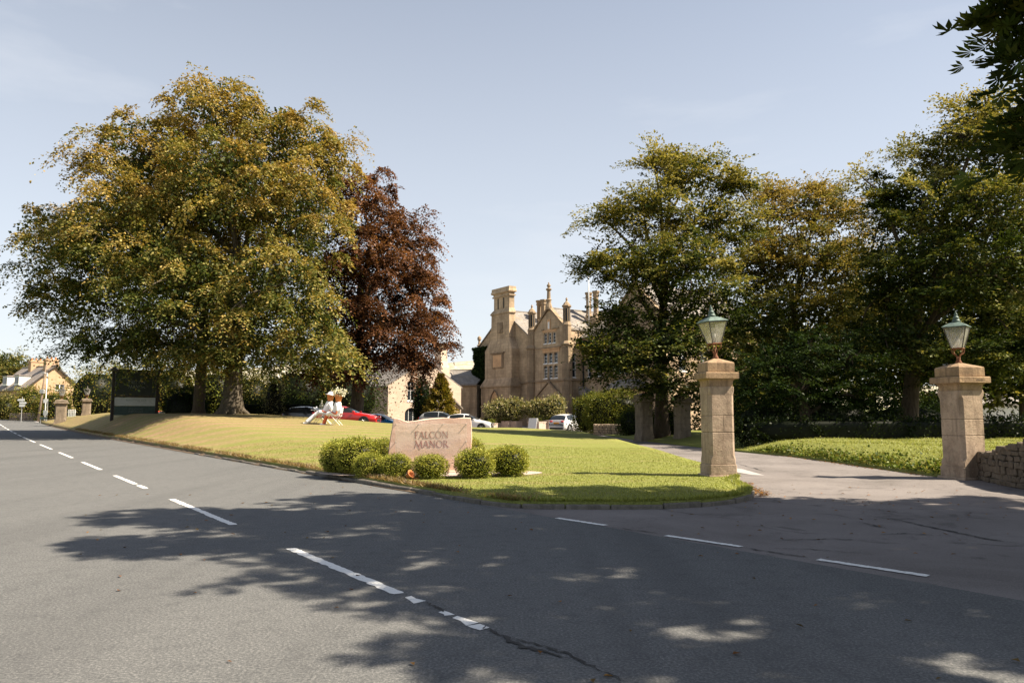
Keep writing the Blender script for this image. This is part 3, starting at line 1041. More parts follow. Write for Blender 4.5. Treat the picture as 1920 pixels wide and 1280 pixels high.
        col = np.concatenate([col, np.repeat(c2, 4, 0)])
    return V, Fc, col, B

def trunk_mesh(rng, base, top, r0, lobes, tips=None, flare=1.6, ntip=0, n=9, r_limb=0.35):
    mb = MB()
    base, top = Vector(base), Vector(top)
    pts, rad = [], []
    for k in range(11):
        u = k / 10
        p = base.lerp(top, u) + Vector((math.sin(u * 5 + base.x) * 0.14, math.cos(u * 4 + base.y) * 0.14, 0)) * u
        pts.append(p)
        rad.append(r0 * ((1 - 0.55 * u) + (flare - 1) * math.exp(-u * (top - base).length / 0.55)))
    pts[0] = pts[0] - Vector((0, 0, 0.4))
    mb.tube(pts, rad, 14)
    # root flare
    if flare > 1.3:
        for k in range(7):
            a = k * 0.9 + rng.uniform(-.2, .2)
            d = Vector((math.cos(a), math.sin(a), 0))
            mb.tube([base + d * r0 * 0.4 + Vector((0, 0, 1.0)), base + d * r0 * 0.95 + Vector((0, 0, 0.35)), base + d * r0 * (1.75 + rng.random() * .4) + Vector((0, 0, -0.15))], [r0 * 0.35, r0 * 0.36, r0 * 0.16], 7)
    hubs = []
    for (cx, cy, cz, rx, ry, rz_) in lobes:
        c_ = Vector((cx, cy, cz))
        u = min(0.95, max(0.35, (cz - base.z) / max(0.1, (top.z - base.z)) * 0.62))
        s0 = base.lerp(top, u)
        mid = s0.lerp(c_, 0.5) + Vector((rng.uniform(-.6, .6), rng.uniform(-.6, .6), rng.uniform(-.2, .9)))
        cu = [Vector(p) for p in curve([s0, mid, c_], 4)]
        rs = [r0 * r_limb * (1 - 0.75 * k / (len(cu) - 1)) for k in range(len(cu))]
        mb.tube(cu, rs, 7)
        hubs.append(c_)
    if tips is not None and ntip:
        H = np.array([tuple(h) for h in hubs])
        for i in rng.choice(len(tips), min(ntip, len(tips)), replace=False):
            p = tips[i]
            h = hubs[int(np.argmin(((H - p) ** 2).sum(1)))]
            e = Vector(p)
            mid = h.lerp(e, 0.5) + Vector((rng.uniform(-.3, .3), rng.uniform(-.3, .3), rng.uniform(0, .5)))
            mb.tube([Vector(q) for q in curve([h, mid, e], 3)], [0.075, 0.065, 0.055, 0.045, 0.035, 0.025, 0.018][:7], 5)
    return mb

def lobe_px(L):
    out = []
    for (px, py, rpx, rpy, Y, ry) in L:
        c_ = at(px, py, Y)
        k = Y / F
        out.append((c_.x, c_.y, c_.z, rpx * k, ry, rpy * k))
    return out

def tree(name, label, base, top, r0, lobes, seed, group=None, bark='bark', ntip=60, cat='tree', limb=0.35, flare=1.6, **kw):
    rng = np.random.default_rng(seed)
    V, Fc, col, B = foliage(rng, lobes, **kw)
    root = thing(name, label, cat, base, 0, group)
    b = np.array(base)
    mb = trunk_mesh(rng, base, top, r0, lobes, B, ntip=ntip, flare=flare, r_limb=limb)
    mb.v = [(p[0] - b[0], p[1] - b[1], p[2] - b[2]) for p in mb.v]
    mb.build('trunk', M[bark], root, True)
    leafmesh('crown', V - b, Fc, col, M['leaf'], root)
    return root, B

# ================================================================== TREES
GOLD = [(0.042, 0.060, 0.014), (0.095, 0.112, 0.028), (0.200, 0.188, 0.052), (0.320, 0.260, 0.088), (0.350, 0.245, 0.074)]
COPPER = [(0.030, 0.016, 0.010), (0.070, 0.030, 0.016), (0.135, 0.062, 0.032), (0.215, 0.105, 0.055)]
GREEN = [(0.022, 0.036, 0.009), (0.060, 0.080, 0.020), (0.150, 0.155, 0.042), (0.310, 0.270, 0.085)]
OLIVE = [(0.040, 0.054, 0.014), (0.100, 0.108, 0.028), (0.190, 0.170, 0.052), (0.285, 0.215, 0.078)]
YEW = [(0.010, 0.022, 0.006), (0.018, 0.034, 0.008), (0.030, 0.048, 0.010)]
SHRUB = [(0.060, 0.085, 0.016), (0.120, 0.140, 0.024), (0.20, 0.17, 0.035), (0.26, 0.17, 0.05)]

# the great beech on the lawn
BY = 52.0
bl = lobe_px([
    (410, 215, 90, 78, 53, 4.2), (535, 275, 108, 88, 53, 4.4), (275, 300, 108, 88, 52, 4.4), (108, 452, 92, 70, 52, 3.6), (415, 350, 150, 105, 48.5, 4.4),
    (560, 410, 88, 110, 51, 4.6), (228, 430, 118, 105, 49, 4.4), (150, 560, 92, 72, 51, 3.6), (330, 530, 140, 110, 46.5, 3.8), (500, 545, 120, 105, 47, 3.8),
    (592, 640, 70, 62, 47, 2.8), (235, 645, 100, 46, 49, 3.4), (430, 655, 110, 46, 48, 3.4), (335, 665, 90, 34, 49, 3.0), (620, 300, 50, 60, 53, 3.0), (345, 430, 230, 200, 57, 5.0), (430, 600, 190, 80, 58, 3.6)])
tb = at(434, 776, BY)
tb = Vector((tb.x, tb.y, float(lawn_h(tb.x, tb.y))))
tree('beech_tree', 'huge beech with golden green drooping foliage standing on the lawn mound', tuple(tb), (tb.x + 0.2, tb.y + .2, tb.z + 11), 0.66, bl, 11,
     bark='bark_grey', ntip=150, size=1.55, nspray=24, nleaf=27, L=1.65, droop=0.85, leaf=0.20, wid=0.6, pal=GOLD, dens=0.25, gap=0.5, lift=0.10, goldz=(2, 22, 0, 0), inner=0.12, keep_low=-0.6, fill=5.0, rough=.30, spread=.34, flat=.28)
# copper beech behind it
cl_ = lobe_px([
    (680, 385, 72, 66, 60, 4.0), (752, 455, 66, 72, 60, 4.2), (690, 500, 92, 88, 58, 4.2), (778, 555, 50, 78, 60, 3.6), (800, 628, 52, 46, 59, 3.0),
    (715, 610, 100, 72, 57, 4.0), (640, 560, 80, 110, 61, 4.0), (700, 672, 110, 40, 58, 3.2), (625, 690, 70, 34, 57, 3.0), (770, 672, 46, 26, 58, 2.2)])
cb = at(668, 780, 60)
tree('copper_beech', 'copper beech with dark red brown leaves beside the golden beech', (cb.x, cb.y, float(zf(cb.x, cb.y))), (cb.x + .3, cb.y, 13), 0.55, cl_, 12,
     bark='bark_grey', ntip=80, size=1.4, nspray=22, nleaf=26, L=1.45, droop=0.8, leaf=0.20, wid=0.6, pal=COPPER, dens=0.29, gap=0.3, lift=0.12, goldz=(2, 20, 0, 0), inner=0.12, keep_low=-0.6, fill=4.0, rough=.28, spread=.34, flat=.28)
# tree row on the right of the drive
RA = lobe_px([
    (1292, 335, 80, 48, 43, 3.0), (1205, 395, 78, 46, 42, 2.8), (1345, 420, 90, 62, 43, 3.2), (1125, 405, 46, 20, 41, 1.2), (1185, 495, 82, 52, 41, 3.0), (1112, 500, 30, 16, 41, 0.9),
    (1285, 505, 110, 80, 40, 3.4), (1162, 600, 54, 38, 40, 2.4), (1250, 640, 110, 52, 39, 3.0), (1190, 680, 84, 34, 39, 2.6), (1330, 600, 96, 80, 41, 3.2), (1120, 655, 42, 20, 39, 1.4),
    (1225, 300, 22, 22, 42, 0.8), (1270, 290, 22, 20, 43, 0.7), (1385, 345, 36, 24, 43, 1.2), (1260, 725, 62, 22, 39, 2.0)])
ra = at(1240, 812, 43)
tree('spreading_beech', 'broad green beech reaching over the drive beside the manor', (ra.x, ra.y, 0.0), (ra.x + .3, ra.y, 9.5), 0.42, RA, 13, group=None,
     bark='bark', ntip=90, size=1.3, nspray=20, nleaf=24, L=1.45, droop=0.25, leaf=0.17, wid=0.62, pal=GREEN, dens=0.43, gap=0.3, lift=0.16, goldz=(3, 15, 0, 0), inner=0.12, keep_low=-0.7, fill=9.0, rough=.30, spread=.34, flat=.28)
RB = lobe_px([
    (1490, 400, 76, 46, 47, 3.0), (1560, 405, 54, 44, 47, 2.6), (1505, 490, 105, 66, 46, 3.4), (1430, 500, 60, 66, 46, 3.0), (1590, 495, 56, 66, 47, 3.0),
    (1470, 590, 110, 66, 45, 3.2), (1575, 590, 80, 66, 45, 3.2), (1440, 365, 26, 22, 47, .9), (1530, 358, 24, 18, 47, .8), (1500, 680, 120, 60, 47, 3)])
rb = at(1500, 812, 47)
tree('olive_beech', 'olive brown beech with thin upper branches between two darker trees', (rb.x, rb.y, 0.0), (rb.x, rb.y, 9.0), 0.34, RB, 14,
     bark='bark', ntip=90, size=1.3, nspray=18, nleaf=22, L=1.5, droop=0.12, leaf=0.17, wid=0.6, pal=OLIVE, dens=0.42, gap=0.3, lift=0.34, goldz=(4, 14, 0, 0), inner=0.12, keep_low=-0.75, fill=9.0, rough=.32, spread=.32, flat=.3)
RC = lobe_px([
    (1815, 255, 78, 62, 36, 2.4), (1885, 300, 70, 80, 36, 2.6), (1730, 375, 74, 56, 35, 2.4), (1845, 400, 105, 80, 34, 3.0), (1700, 480, 78, 62, 34, 2.6), (1800, 520, 110, 80, 33, 3.0),
    (1660, 545, 50, 56, 35, 2.2), (1915, 500, 70, 90, 34, 3.0), (1680, 640, 90, 66, 34, 2.8), (1800, 660, 100, 60, 33, 2.8), (1905, 650, 60, 80, 33, 2.6), (1665, 370, 30, 24, 36, 0.9), (1850, 205, 56, 44, 36, 1.6), (1790, 440, 200, 200, 39, 2.5)])
rc = at(1700, 815, 36)
tree('dark_beech', 'tall dark green beech rising behind the gate pier with the stone wall', (rc.x, rc.y, 0.35), (rc.x + 1.2, rc.y, 9), 0.42, RC, 15,
     bark='bark', ntip=80, size=1.2, nspray=20, nleaf=24, L=1.3, droop=0.2, leaf=0.155, wid=0.62, pal=GREEN, dens=0.44, gap=0.3, lift=0.16, goldz=(6, 19, 0, 0), inner=0.12, keep_low=-0.75, fill=8.0, rough=.30, spread=.34, flat=.28)
RD = lobe_px([(1440, 690, 66, 56, 33, 2.0), (1520, 665, 70, 60, 33, 2.2), (1590, 690, 66, 66, 33, 2.2), (1500, 735, 110, 44, 32.5, 2.0), (1420, 735, 50, 34, 33, 1.6), (1610, 750, 70, 34, 33, 1.6)])
rd = at(1510, 820, 33.5)
tree('yew_tree', 'very dark low yew behind the clipped hedge', (rd.x, rd.y, 0.35), (rd.x, rd.y, 3.2), 0.3, RD, 16,
     bark='bark', ntip=20, size=0.7, nspray=13, nleaf=18, L=0.8, droop=0.35, leaf=0.13, wid=0.45, pal=YEW, dens=1.2, gap=0.3, lift=0.2, inner=0.35)

# horse chestnut beside the camera: it shades the road and hangs into the picture
CH = [(9.6, 9.4, 6.2, 1.6, 1.4, 1.5), (7.2, 10.0, 5.9, .40, .6, .95), (7.35, 10.3, 7.3, .5, .5, .35), (8.75, 10.2, 6.8, 1.0, .9, 1.2), (11.2, 10.5, 8.2, 2.4, 2.2, 2.0),
      (4.3, 9.84, 10.0, 1.2, .8, .8), (7.07, 11.7, 11.0, 1.7, 1.1, 1.0), (4.9, 7.4, 9.0, 1.0, .6, .6), (8.3, 9.07, 10.5, 1.9, 1.6, 1.1), (11.0, 11.7, 11.5, 2.2, 1.3, 1.1), (6.7, 5.8, 9.0, 1.3, .7, .7),
      (10.3, 7.2, 9.5, 1.9, 1.3, 1.1), (13.2, 9.6, 10.0, 2.3, 1.9, 1.6), (12.8, 5.8, 9.0, 1.9, 1.5, 1.3), (9.2, 5.0, 8.5, 1.0, .5, .6), (15.3, 8.3, 9.0, 2.4, 2.3, 2.0), (13.4, 3.4, 8.5, 1.5, 1.1, 1.0), (6.0, 9.6, 10.6, 1.0, .8, .7),
      (3.3, 9.9, 10.0, .9, .6, .6), (3.6, 7.5, 9.0, .8, .5, .5), (7.5, 3.8, 8.5, .7, .35, .4), (10.4, 3.9, 8.2, 1.5, .9, .8), (12.0, 2.4, 8.2, 1.5, 1.0, .9), (8.8, 3.5, 8.3, .7, .4, .4), (14.5, 6.0, 11.5, 3.0, 3.0, 2.0), (17.0, 4.0, 9.5, 2.6, 3.0, 2.4), (13.0, 8.6, 13.0, 3.2, 3.0, 1.8), (17.5, 9.5, 10.5, 2.6, 2.6, 2.6), (7.9, 4.8, 8.8, 1.1, .5, .4), (6.9, 7.4, 9.2, 1.2, .7, .5), (9.0, 6.0, 9.2, 1.2, .7, .5), (5.6, 8.6, 10.0, 1.0, .6, .5)]  # unseen lobes, some added only to shape and deepen the road's shade
tree('horse_chestnut', 'horse chestnut with big hanging palmate leaves overhanging the road', (13.6, 8.4, 0.3), (12.6, 8.6, 8.5), 0.42, CH, 17,
     bark='bark', ntip=120, size=0.7, nspray=6, nleaf=6, L=0.75, droop=0.5, leaf=0.265, wid=1.0, pal=[(0.025, 0.042, 0.010), (0.045, 0.070, 0.014), (0.075, 0.100, 0.02), (0.10, 0.095, 0.02)], dens=1.25, gap=0.1, lift=0.1, tmpl=PALM, inner=0.3, keep_low=-0.95, flat=0.25, spread=0.35, rough=.12)
# ------------------------------------------------------------------ clipped bushes, hedges, shrubs
def rounded(rng, n, rx, ry, h, e=2.6):
    """points and normals on a clipped, rounded body standing on z=0"""
    d = unit(rng.normal(0, 1, (n, 3)))
    k = (np.abs(d[:, 0]) ** e + np.abs(d[:, 1]) ** e + np.abs(d[:, 2]) ** e) ** (-1 / e)
    p = d * k[:, None] * np.array([rx, ry, h / 2])
    nrm = unit(np.sign(d) * np.abs(d) ** (e - 1) / np.array([rx, ry, h / 2]))
    p[:, 2] += h / 2
    return p, nrm
def bush_mesh(name, seed, rx, ry, h, n, leaf, pal, e=2.6, rough=0.06, wave=0.0, core=True, wid=0.6):
    rng = np.random.default_rng(seed)
    P, N = rounded(rng, n, rx, ry, h, e)
    w = 1 + wave * (np.sin(P[:, 0] * 3.1 + seed) * np.sin(P[:, 1] * 2.7) + np.sin(P[:, 2] * 4 + P[:, 0] * 2)) * 0.5
    c0 = np.array([0, 0, h / 2])
    P = c0 + (P - c0) * w[:, None]
    P = P + N * rng.normal(-rough * 0.3, rough, (n, 1)) * min(rx, ry)
    P[:, 2] = np.maximum(P[:, 2], 0.0)
    ax = unit(N * 0.6 + rng.normal(0, 0.6, (n, 3)) + np.array([0, 0, 0.25]))
    bx = rng.normal(0, 1, (n, 3))
    lf = leaf * rng.uniform(0.6, 1.3, n)
    V, Fc = leafquads(P, ax, bx, lf, lf * wid, None, SIMPLE)
    pal = np.array(pal)
    g = np.clip(0.45 + 0.16 * np.sin(P[:, 0] * 9 + P[:, 2] * 7 + seed) + 0.24 * rng.normal(0, 1, n), 0, .999) * (len(pal) - 1)
    i0 = g.astype(int)
    fr = (g - i0)[:, None]
    col = (pal[i0] * (1 - fr) + pal[i0 + 1] * fr) * rng.uniform(0.7, 1.3, (n, 1))
    ex = None
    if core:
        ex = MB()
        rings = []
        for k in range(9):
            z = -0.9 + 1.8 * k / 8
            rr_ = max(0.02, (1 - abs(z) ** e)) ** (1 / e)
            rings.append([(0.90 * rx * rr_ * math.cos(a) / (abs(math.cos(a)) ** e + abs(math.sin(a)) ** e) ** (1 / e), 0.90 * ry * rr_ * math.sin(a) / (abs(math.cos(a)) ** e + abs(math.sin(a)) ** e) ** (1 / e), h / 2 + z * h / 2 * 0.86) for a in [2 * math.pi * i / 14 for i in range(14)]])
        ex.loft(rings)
    o = leafmesh(name, V, Fc, np.repeat(np.clip(col, 0, 1), 4, 0), M['leaf'], None, ex)
    return o
def plant(name, label, cat, loc, seed, rx, ry, h, n, leaf, pal, rz=0.0, group=None, **kw):
    o = bush_mesh(name, seed, rx, ry, h, n, leaf, pal, **kw)
    o.location = loc
    o.rotation_euler = (0, 0, rz)
    return tag(o, label, cat, group)

# ================================================================== NEAR THINGS
# ------------------------------------------------------------------ lettering with thick and thin strokes
def seg(p, q, w):
    dx, dy = q[0] - p[0], q[1] - p[1]
    L = math.hypot(dx, dy)
    nx, ny = -dy / L * w / 2, dx / L * w / 2
    return [(p[0] + nx, p[1] + ny), (p[0] - nx, p[1] - ny), (q[0] - nx, q[1] - ny), (q[0] + nx, q[1] + ny)]
def arc(cx, cy, rx, ry, a0, a1, wx, wy, n=18):
    out = []
    for k in range(n):
        q = []
        for a in (a0 + (a1 - a0) * k / n, a0 + (a1 - a0) * (k + 1) / n):
            ca, sa = math.cos(a), math.sin(a)
            q.append(((cx + rx * ca, cy + ry * sa), (cx + (rx - wx) * ca, cy + (ry - wy) * sa)))
        out.append([q[0][0], q[1][0], q[1][1], q[0][1]])
    return out
TK, TN = 0.15, 0.075
def serif(x, y, w=0.24):
    return seg((x - w / 2, y), (x + w / 2, y), 0.04)
def glyph(ch):
    if ch == 'F':
        return 0.56, [seg((.14, 0), (.14, 1), TK), seg((.08, .98), (.54, .98), TN), seg((.14, .52), (.44, .52), TN), serif(.14, .02), seg((.52, .86), (.54, 1), .04), seg((.43, .44), (.43, .60), .04)]
    if ch == 'A':
        return 0.86, [seg((.08, 0), (.42, 1), TN), seg((.42, 1), (.76, 0), TK), seg((.20, .33), (.65, .33), TN), serif(.08, .02, .2), serif(.77, .02, .22)]
    if ch == 'L':
        return 0.58, [seg((.14, 0), (.14, 1), TK), serif(.14, .98), seg((.06, .025), (.54, .025), TN), seg((.52, .02), (.56, .18), .04)]
    if ch == 'C':
        return 0.84, arc(.48, .5, .44, .52, R(48), R(312), .12, .055, 22) + [seg((.76, .78), (.78, .98), .045), seg((.76, .22), (.79, .10), .045)]
    if ch == 'O':
        return 1.0, arc(.5, .5, .46, .52, 0, 2 * math.pi, .12, .05, 28)
    if ch == 'N':
        return 0.94, [seg((.14, 0), (.14, 1), TN), seg((.12, 1), (.80, 0), TK), seg((.80, 0), (.80, 1), TN), serif(.14, .02, .22), serif(.80, .98, .22), serif(.08, .98, .14)]
    if ch == 'M':
        return 1.18, [seg((.06, -.02), (.24, 1), TN), seg((.10, 1.02), (.62, .10), TK), seg((.60, .05), (.96, 1), TN), seg((.52, .30), (.74, -.22), TN), seg((.74, -.20), (.86, -.22), .04), seg((.94, 1), (1.06, 0), TK), serif(.06, .02, .2), serif(1.07, .02, .22)]
    if ch == 'R':
        return 0.78, [seg((.14, 0), (.14, 1), TK), serif(.14, .02)] + arc(.30, .74, .30, .26, -math.pi / 2, math.pi / 2, .11, .05, 12) + [seg((.12, .975), (.32, .975), .05), seg((.12, .505), (.32, .505), .05), seg((.30, .50), (.74, 0), TK), serif(.74, .02, .2)]
    return 0.4, []
def word(txt, h, track=0.06):
    x, polys = 0.0, []
    for ch in txt:
        w, ps = glyph(ch)
        polys.append([[((x + p[0]) * h, p[1] * h) for p in q] for q in ps])
        x += w + track
    return (x - track) * h, polys
def letters(parent, txt, cx, y, z, h, mat, depth=0.006, track=0.06):
    W, P = word(txt, h, track)
    for polys in P:
        mb = MB()
        for k, q in enumerate(polys):
            mb.prism([(cx - W / 2 + a, z + b) for a, b in q], y - depth - 0.0004 * (k % 5), y)
        if mb.v:
            mb.build('letter', mat, parent)
def small_text(parent, name, txt, cx, y, z, h, mat):
    cu = bpy.data.curves.new('text', 'FONT')
    cu.body = txt
    cu.size = h * 1.38
    cu.align_x = 'CENTER'
    cu.space_character = 1.15
    tmp = bpy.data.objects.new('text', cu)
    COL.objects.link(tmp)
    bpy.context.view_layer.update()
    me = bpy.data.meshes.new_from_object(tmp)
    bpy.data.objects.remove(tmp)
    co = np.empty(len(me.vertices) * 3, np.float32)
    me.vertices.foreach_get('co', co)
    co = co.reshape(-1, 3)
    out = np.stack([co[:, 0] + cx, np.full(len(co), y - 0.004), co[:, 1] + z], 1)
    me.vertices.foreach_set('co', out.astype(np.float32).ravel())
    me.name = name
    return obj(name, me, mat, parent)

# ------------------------------------------------------------------ name stone in its ring of box balls
SY = 17.9
sb = at(805, 872, SY)
sz = float(lawn_h(sb.x, sb.y))
stone = thing('name_stone', 'rough red sandstone slab lettered FALCON MANOR among clipped box balls', 'sign', (sb.x, sb.y, sz), R(9))
k = SY / F
def sx(px):
    return (px - 805) * k
def szz(py):
    return EYE - sz + (776 - py) * k
outl = [(sx(726), -0.1), (sx(729), szz(850)), (sx(733), szz(820)), (sx(737), szz(795)), (sx(738), szz(783)), (sx(746), szz(784)), (sx(756), szz(788)), (sx(764), szz(790)), (sx(778), szz(788.5)), (sx(795), szz(786)), (sx(812), szz(784)),
        (sx(830), szz(783)), (sx(850), szz(784)), (sx(868), szz(783)), (sx(882), szz(783)), (sx(884), szz(800)), (sx(884), szz(825)), (sx(883), szz(850)), (sx(885), -0.1)]
mb = MB()
rs = random.Random(5)
n = len(outl)
rings = []
for yy, sc_, j in ((0.0, 1.0, 0.006), (-0.02, 0.99, 0.0), (0.20, 1.0, 0.02), (0.26, 0.975, 0.02)):
    rings.append((yy, sc_, j))
order = [(-0.02, 0.985, 0.004), (0.0, 1.0, 0.006), (0.19, 1.0, 0.015), (0.25, 0.975, 0.02)]
mb.loft([[(p[0] * a + rs.uniform(-j, j), yy + rs.uniform(-j, j) * 0.5, max(-0.1, p[1] * (0.5 + a / 2) + rs.uniform(-j, j))) for p in outl] for yy, a, j in order])
mb.build('slab', M['redstone'], stone)
MB().box(sx(724), sx(887), -0.06, 0.29, -0.15, 0.05, 0.02).build('plinth', M['redstone'], stone)
# clear panel standing off the face of the slab
pan = MB().box(sx(742), sx(874), -0.075, -0.069, szz(858), szz(793.5)).build('clear_panel', M['acrylic'], stone)
for px in (742.8, 785, 830, 873):
    for py in ((794.5, 827) if px in (742.8, 873) else (794.5,)):
        mb = MB().lathe([(0.010, 0), (0.010, 0.055), (0.006, 0.06)], 8, (0, 0, 0), Matrix.Rotation(math.pi / 2, 4, 'X'))
        o = mb.build('standoff', M['steel'], stone)
        o.location = (sx(px), -0.022, szz(py))
letters(stone, 'FALCON', sx(808.5), -0.022, szz(820.5), 12.6 * k, M['letter_red'], 0.004, 0.035)
letters(stone, 'MANOR', sx(808.5), -0.022, szz(837.5), 12.8 * k, M['letter_red'], 0.004, 0.03)
# gravel bed
bed = [(sb.x + math.cos(a) * 2.62 * (1 + 0.02 * math.sin(5 * a)) + 0.05, sb.y - 0.12 + math.sin(a) * 1.02 * (1 + 0.02 * math.cos(4 * a))) for a in np.linspace(0, 2 * math.pi, 48, endpoint=False)]
gb, _ = sheet('gravel_bed', bed, lambda x, y: float(lawn_h(x, y)) + 0.012, M['gravel'], 0.2)
BOX = [(0.085, 0.105, 0.016), (0.21, 0.235, 0.034), (0.36, 0.36, 0.065), (0.48, 0.44, 0.11)]
protos = [bush_mesh('box_ball', 50 + i, 0.40, 0.40, 0.70, 6500, 0.036, BOX, e=2.5, rough=0.10, wave=0.10) for i in range(3)]
proto_used = [False] * 3
balls = [(642, 867, 64, 56, 18.1, 'leftmost'), (676, 873, 78, 62, 17.7, ''), (694, 881, 50, 41, 16.9, ''), (743, 883, 56, 41, 16.7, ''), (808, 887, 60, 41, 16.5, ''), (891, 888, 66, 50, 16.6, ''),
         (955, 882, 66, 52, 17.1, ''), (932, 858, 50, 36, 18.9, ''), (886, 850, 40, 52, 18.9, ''), (722, 855, 48, 52, 19.0, '')]
BL = ['rounded box ball at the road end of the ring, half fused with a broader one', 'broad box ball fused with the one at the road end of the ring', 'low box ball tucked in front of the broad fused pair',
      'box ball in front of the stone with a terracotta shard at its foot', 'box ball in front of the lettered stone with a gap in its base', 'tall box ball covering the lower corner of the stone nearest the drive',
      'big box ball at the drive end of the ring on the gravel', 'small box ball behind the big one at the drive end', 'box ball peeping out behind the stone on its drive side', 'box ball half hidden behind the stone on its road side']
for i, (px, py, w, h, Y, nm) in enumerate(balls):
    pr = protos[i % 3]
    o = pr if not proto_used[i % 3] else pr.copy()
    if proto_used[i % 3]:
        COL.objects.link(o)
    proto_used[i % 3] = True
    x = (px - 960) / F * Y
    z = float(lawn_h(x, Y)) - 0.02
    kk = Y / F
    o.location = (x, Y, z)
    o.scale = (w * kk / 0.80, w * kk / 0.80 * 0.95, h * kk / 0.68)
    o.rotation_euler = (0, 0, i * 1.3)
    tag(o, BL[i], 'bush', 'box balls round the name stone')
pot = thing('terracotta_pot', 'small broken terracotta pot lying at the foot of a box ball', 'pot', (at(765, 880, 16.3).x, 16.25, float(lawn_h(at(765, 880, 16.3).x, 16.25))), 0)
mb = MB().lathe([(0.05, 0), (0.085, 0.11), (0.095, 0.11), (0.095, 0.135), (0.082, 0.135), (0.05, 0.03)], 12)
o = mb.build('pot_wall', M['terracotta'], pot, True)
o.rotation_euler = (0.5, 0.9, 0)
o.location = (0, 0, 0.05)
o = MB().add([(0, 0, 0.02), (0.10, 0.01, 0.03), (0.12, 0.07, 0.025), (0.03, 0.08, 0.03), (0, 0, 0.0), (0.10, 0.01, 0.01), (0.12, 0.07, 0.005), (0.03, 0.08, 0.01)], [(0, 1, 2, 3), (4, 7, 6, 5), (0, 4, 5, 1), (1, 5, 6, 2), (2, 6, 7, 3), (3, 7, 4, 0)]).build('shard', M['terracotta'], pot)
o.location = (0.09, -0.03, 0)

# ------------------------------------------------------------------ gate piers and their lanterns
def shaft(w, z0, z1, ch, c0, c1):
    """square block with the corners cut back between c0 and c1"""
    mb = MB()
    h = w / 2
    def ring(z, c_):
        return [(-h + c_, -h, z), (h - c_, -h, z), (h, -h + c_, z), (h, h - c_, z), (h - c_, h, z), (-h + c_, h, z), (-h, h - c_, z), (-h, -h + c_, z)]
    zs = []
    e = 0.012
    for z, c_ in ((z0, c0), (z1, c1)):
        zs.append((z, c_))
    rings = [[(x * 0.985, y * 0.985, z0) for x, y, _ in ring(0, c0)], ring(z0 + e, c0)]
    if c0 != c1:
        m = z0 + (z1 - z0) * (0.22 if c1 > c0 else 0.78)
        rings += [ring(m - 0.05, c0), ring(m + 0.05, c1)]
    else:
        rings += [ring((z0 + z1) / 2, c0)]
    rings += [ring(z1 - e, c1), [(x * 0.985, y * 0.985, z1) for x, y, _ in ring(0, c1)]]
    mb.loft(rings)
    return mb
def gate_pier(name, label, loc, rz, w, group, lean=0.0, split=True, mats=('pier', 'pier_cap'), hs=1.0, marks=False):
    p = thing(name, label, 'gate pier', loc, rz, group)
    s = hs
    MB().box(-w * .60, w * .60, -w * .60, w * .60, -0.25, 0.07 * s, 0.015).build('plinth', M[mats[0]], p)
    shaft(w * 1.06, 0.07 * s, 0.30 * s, 0, 0.02, 0.02).build('base_block', M[mats[0]], p)
    shaft(w, 0.30 * s, 1.02 * s, 0, 0.02, w * .11).build('lower_block', M[mats[0]], p)
    if split:
        h = w / 2
        c_ = w * .11
        for sgn in (-1, 1):
            pts = [(-h + c_, -h), (0.05 * w - 0.004, -h), (0.05 * w - 0.004, h), (-h + c_, h), (-h, h - c_), (-h, -h + c_)] if sgn < 0 else [(0.05 * w + 0.004, -h), (h - c_, -h), (h, -h + c_), (h, h - c_), (h - c_, h), (0.05 * w + 0.004, h)]
            MB().loft([[(x * .985, y * .985, 1.028 * s) for x, y in pts], [(x, y, 1.04 * s) for x, y in pts], [(x, y, 1.385 * s) for x, y in pts], [(x * .985, y * .985, 1.397 * s) for x, y in pts]]).build('middle_block', M[mats[0]], p)
    else:
        shaft(w, 1.027 * s, 1.397 * s, 0, w * .11, w * .11).build('middle_block', M[mats[0]], p)
    shaft(w, 1.404 * s, 2.06 * s, 0, w * .11, 0.02).build('upper_block', M[mats[0]], p)
    MB().box(-w * .43, w * .43, -w * .43, w * .43, 0.1, 2.05 * s).build('mortar_core', M['mortar'], p)
    nk = MB()
    h = w / 2
    def sq(a, z):
        return [(-a, -a, z), (a, -a, z), (a, a, z), (-a, a, z)]
    nk.loft([sq(h * .93, 2.06 * s), sq(h * .93, 2.14 * s), sq(h * .96, 2.20 * s), sq(h * 1.08, 2.235 * s)])
    nk.build('neck', M[mats[1]], p)
    cs = MB()
    cs.loft([sq(h * 1.25, 2.237 * s), sq(h * 1.30, 2.25 * s), sq(h * 1.30, 2.37 * s), sq(h * 1.26, 2.39 * s)])
    cap = cs.build('cap_slab', M[mats[1]], p)
    if marks:                     # a few worn cut marks on the face of the slab
        for k_, (dx, kk_) in enumerate([(0, 0), (.035, 1), (.066, 2), (.098, 0), (.128, 1), (.158, 2), (.19, 0)]):
            mb = MB().box(0.02 + dx, 0.026 + dx, -h * 1.30 - 0.003, -h * 1.29, 2.285 * s, 2.332 * s)
            if kk_ == 1: mb.box(0.026 + dx, 0.044 + dx, -h * 1.30 - 0.0025, -h * 1.29, 2.322 * s, 2.330 * s)
            if kk_ == 2: mb.box(0.026 + dx, 0.042 + dx, -h * 1.30 - 0.0025, -h * 1.29, 2.287 * s, 2.296 * s)
            mb.build('cut_mark', M['crack'], cap)
    MB().loft([sq(h * 1.02, 2.391 * s), sq(h * 1.06, 2.41 * s), sq(h * 1.06, 2.60 * s), sq(h * 1.02, 2.62 * s), sq(h * .12, 2.73 * s)]).build('top_stone', M[mats[1]], p)
    return p
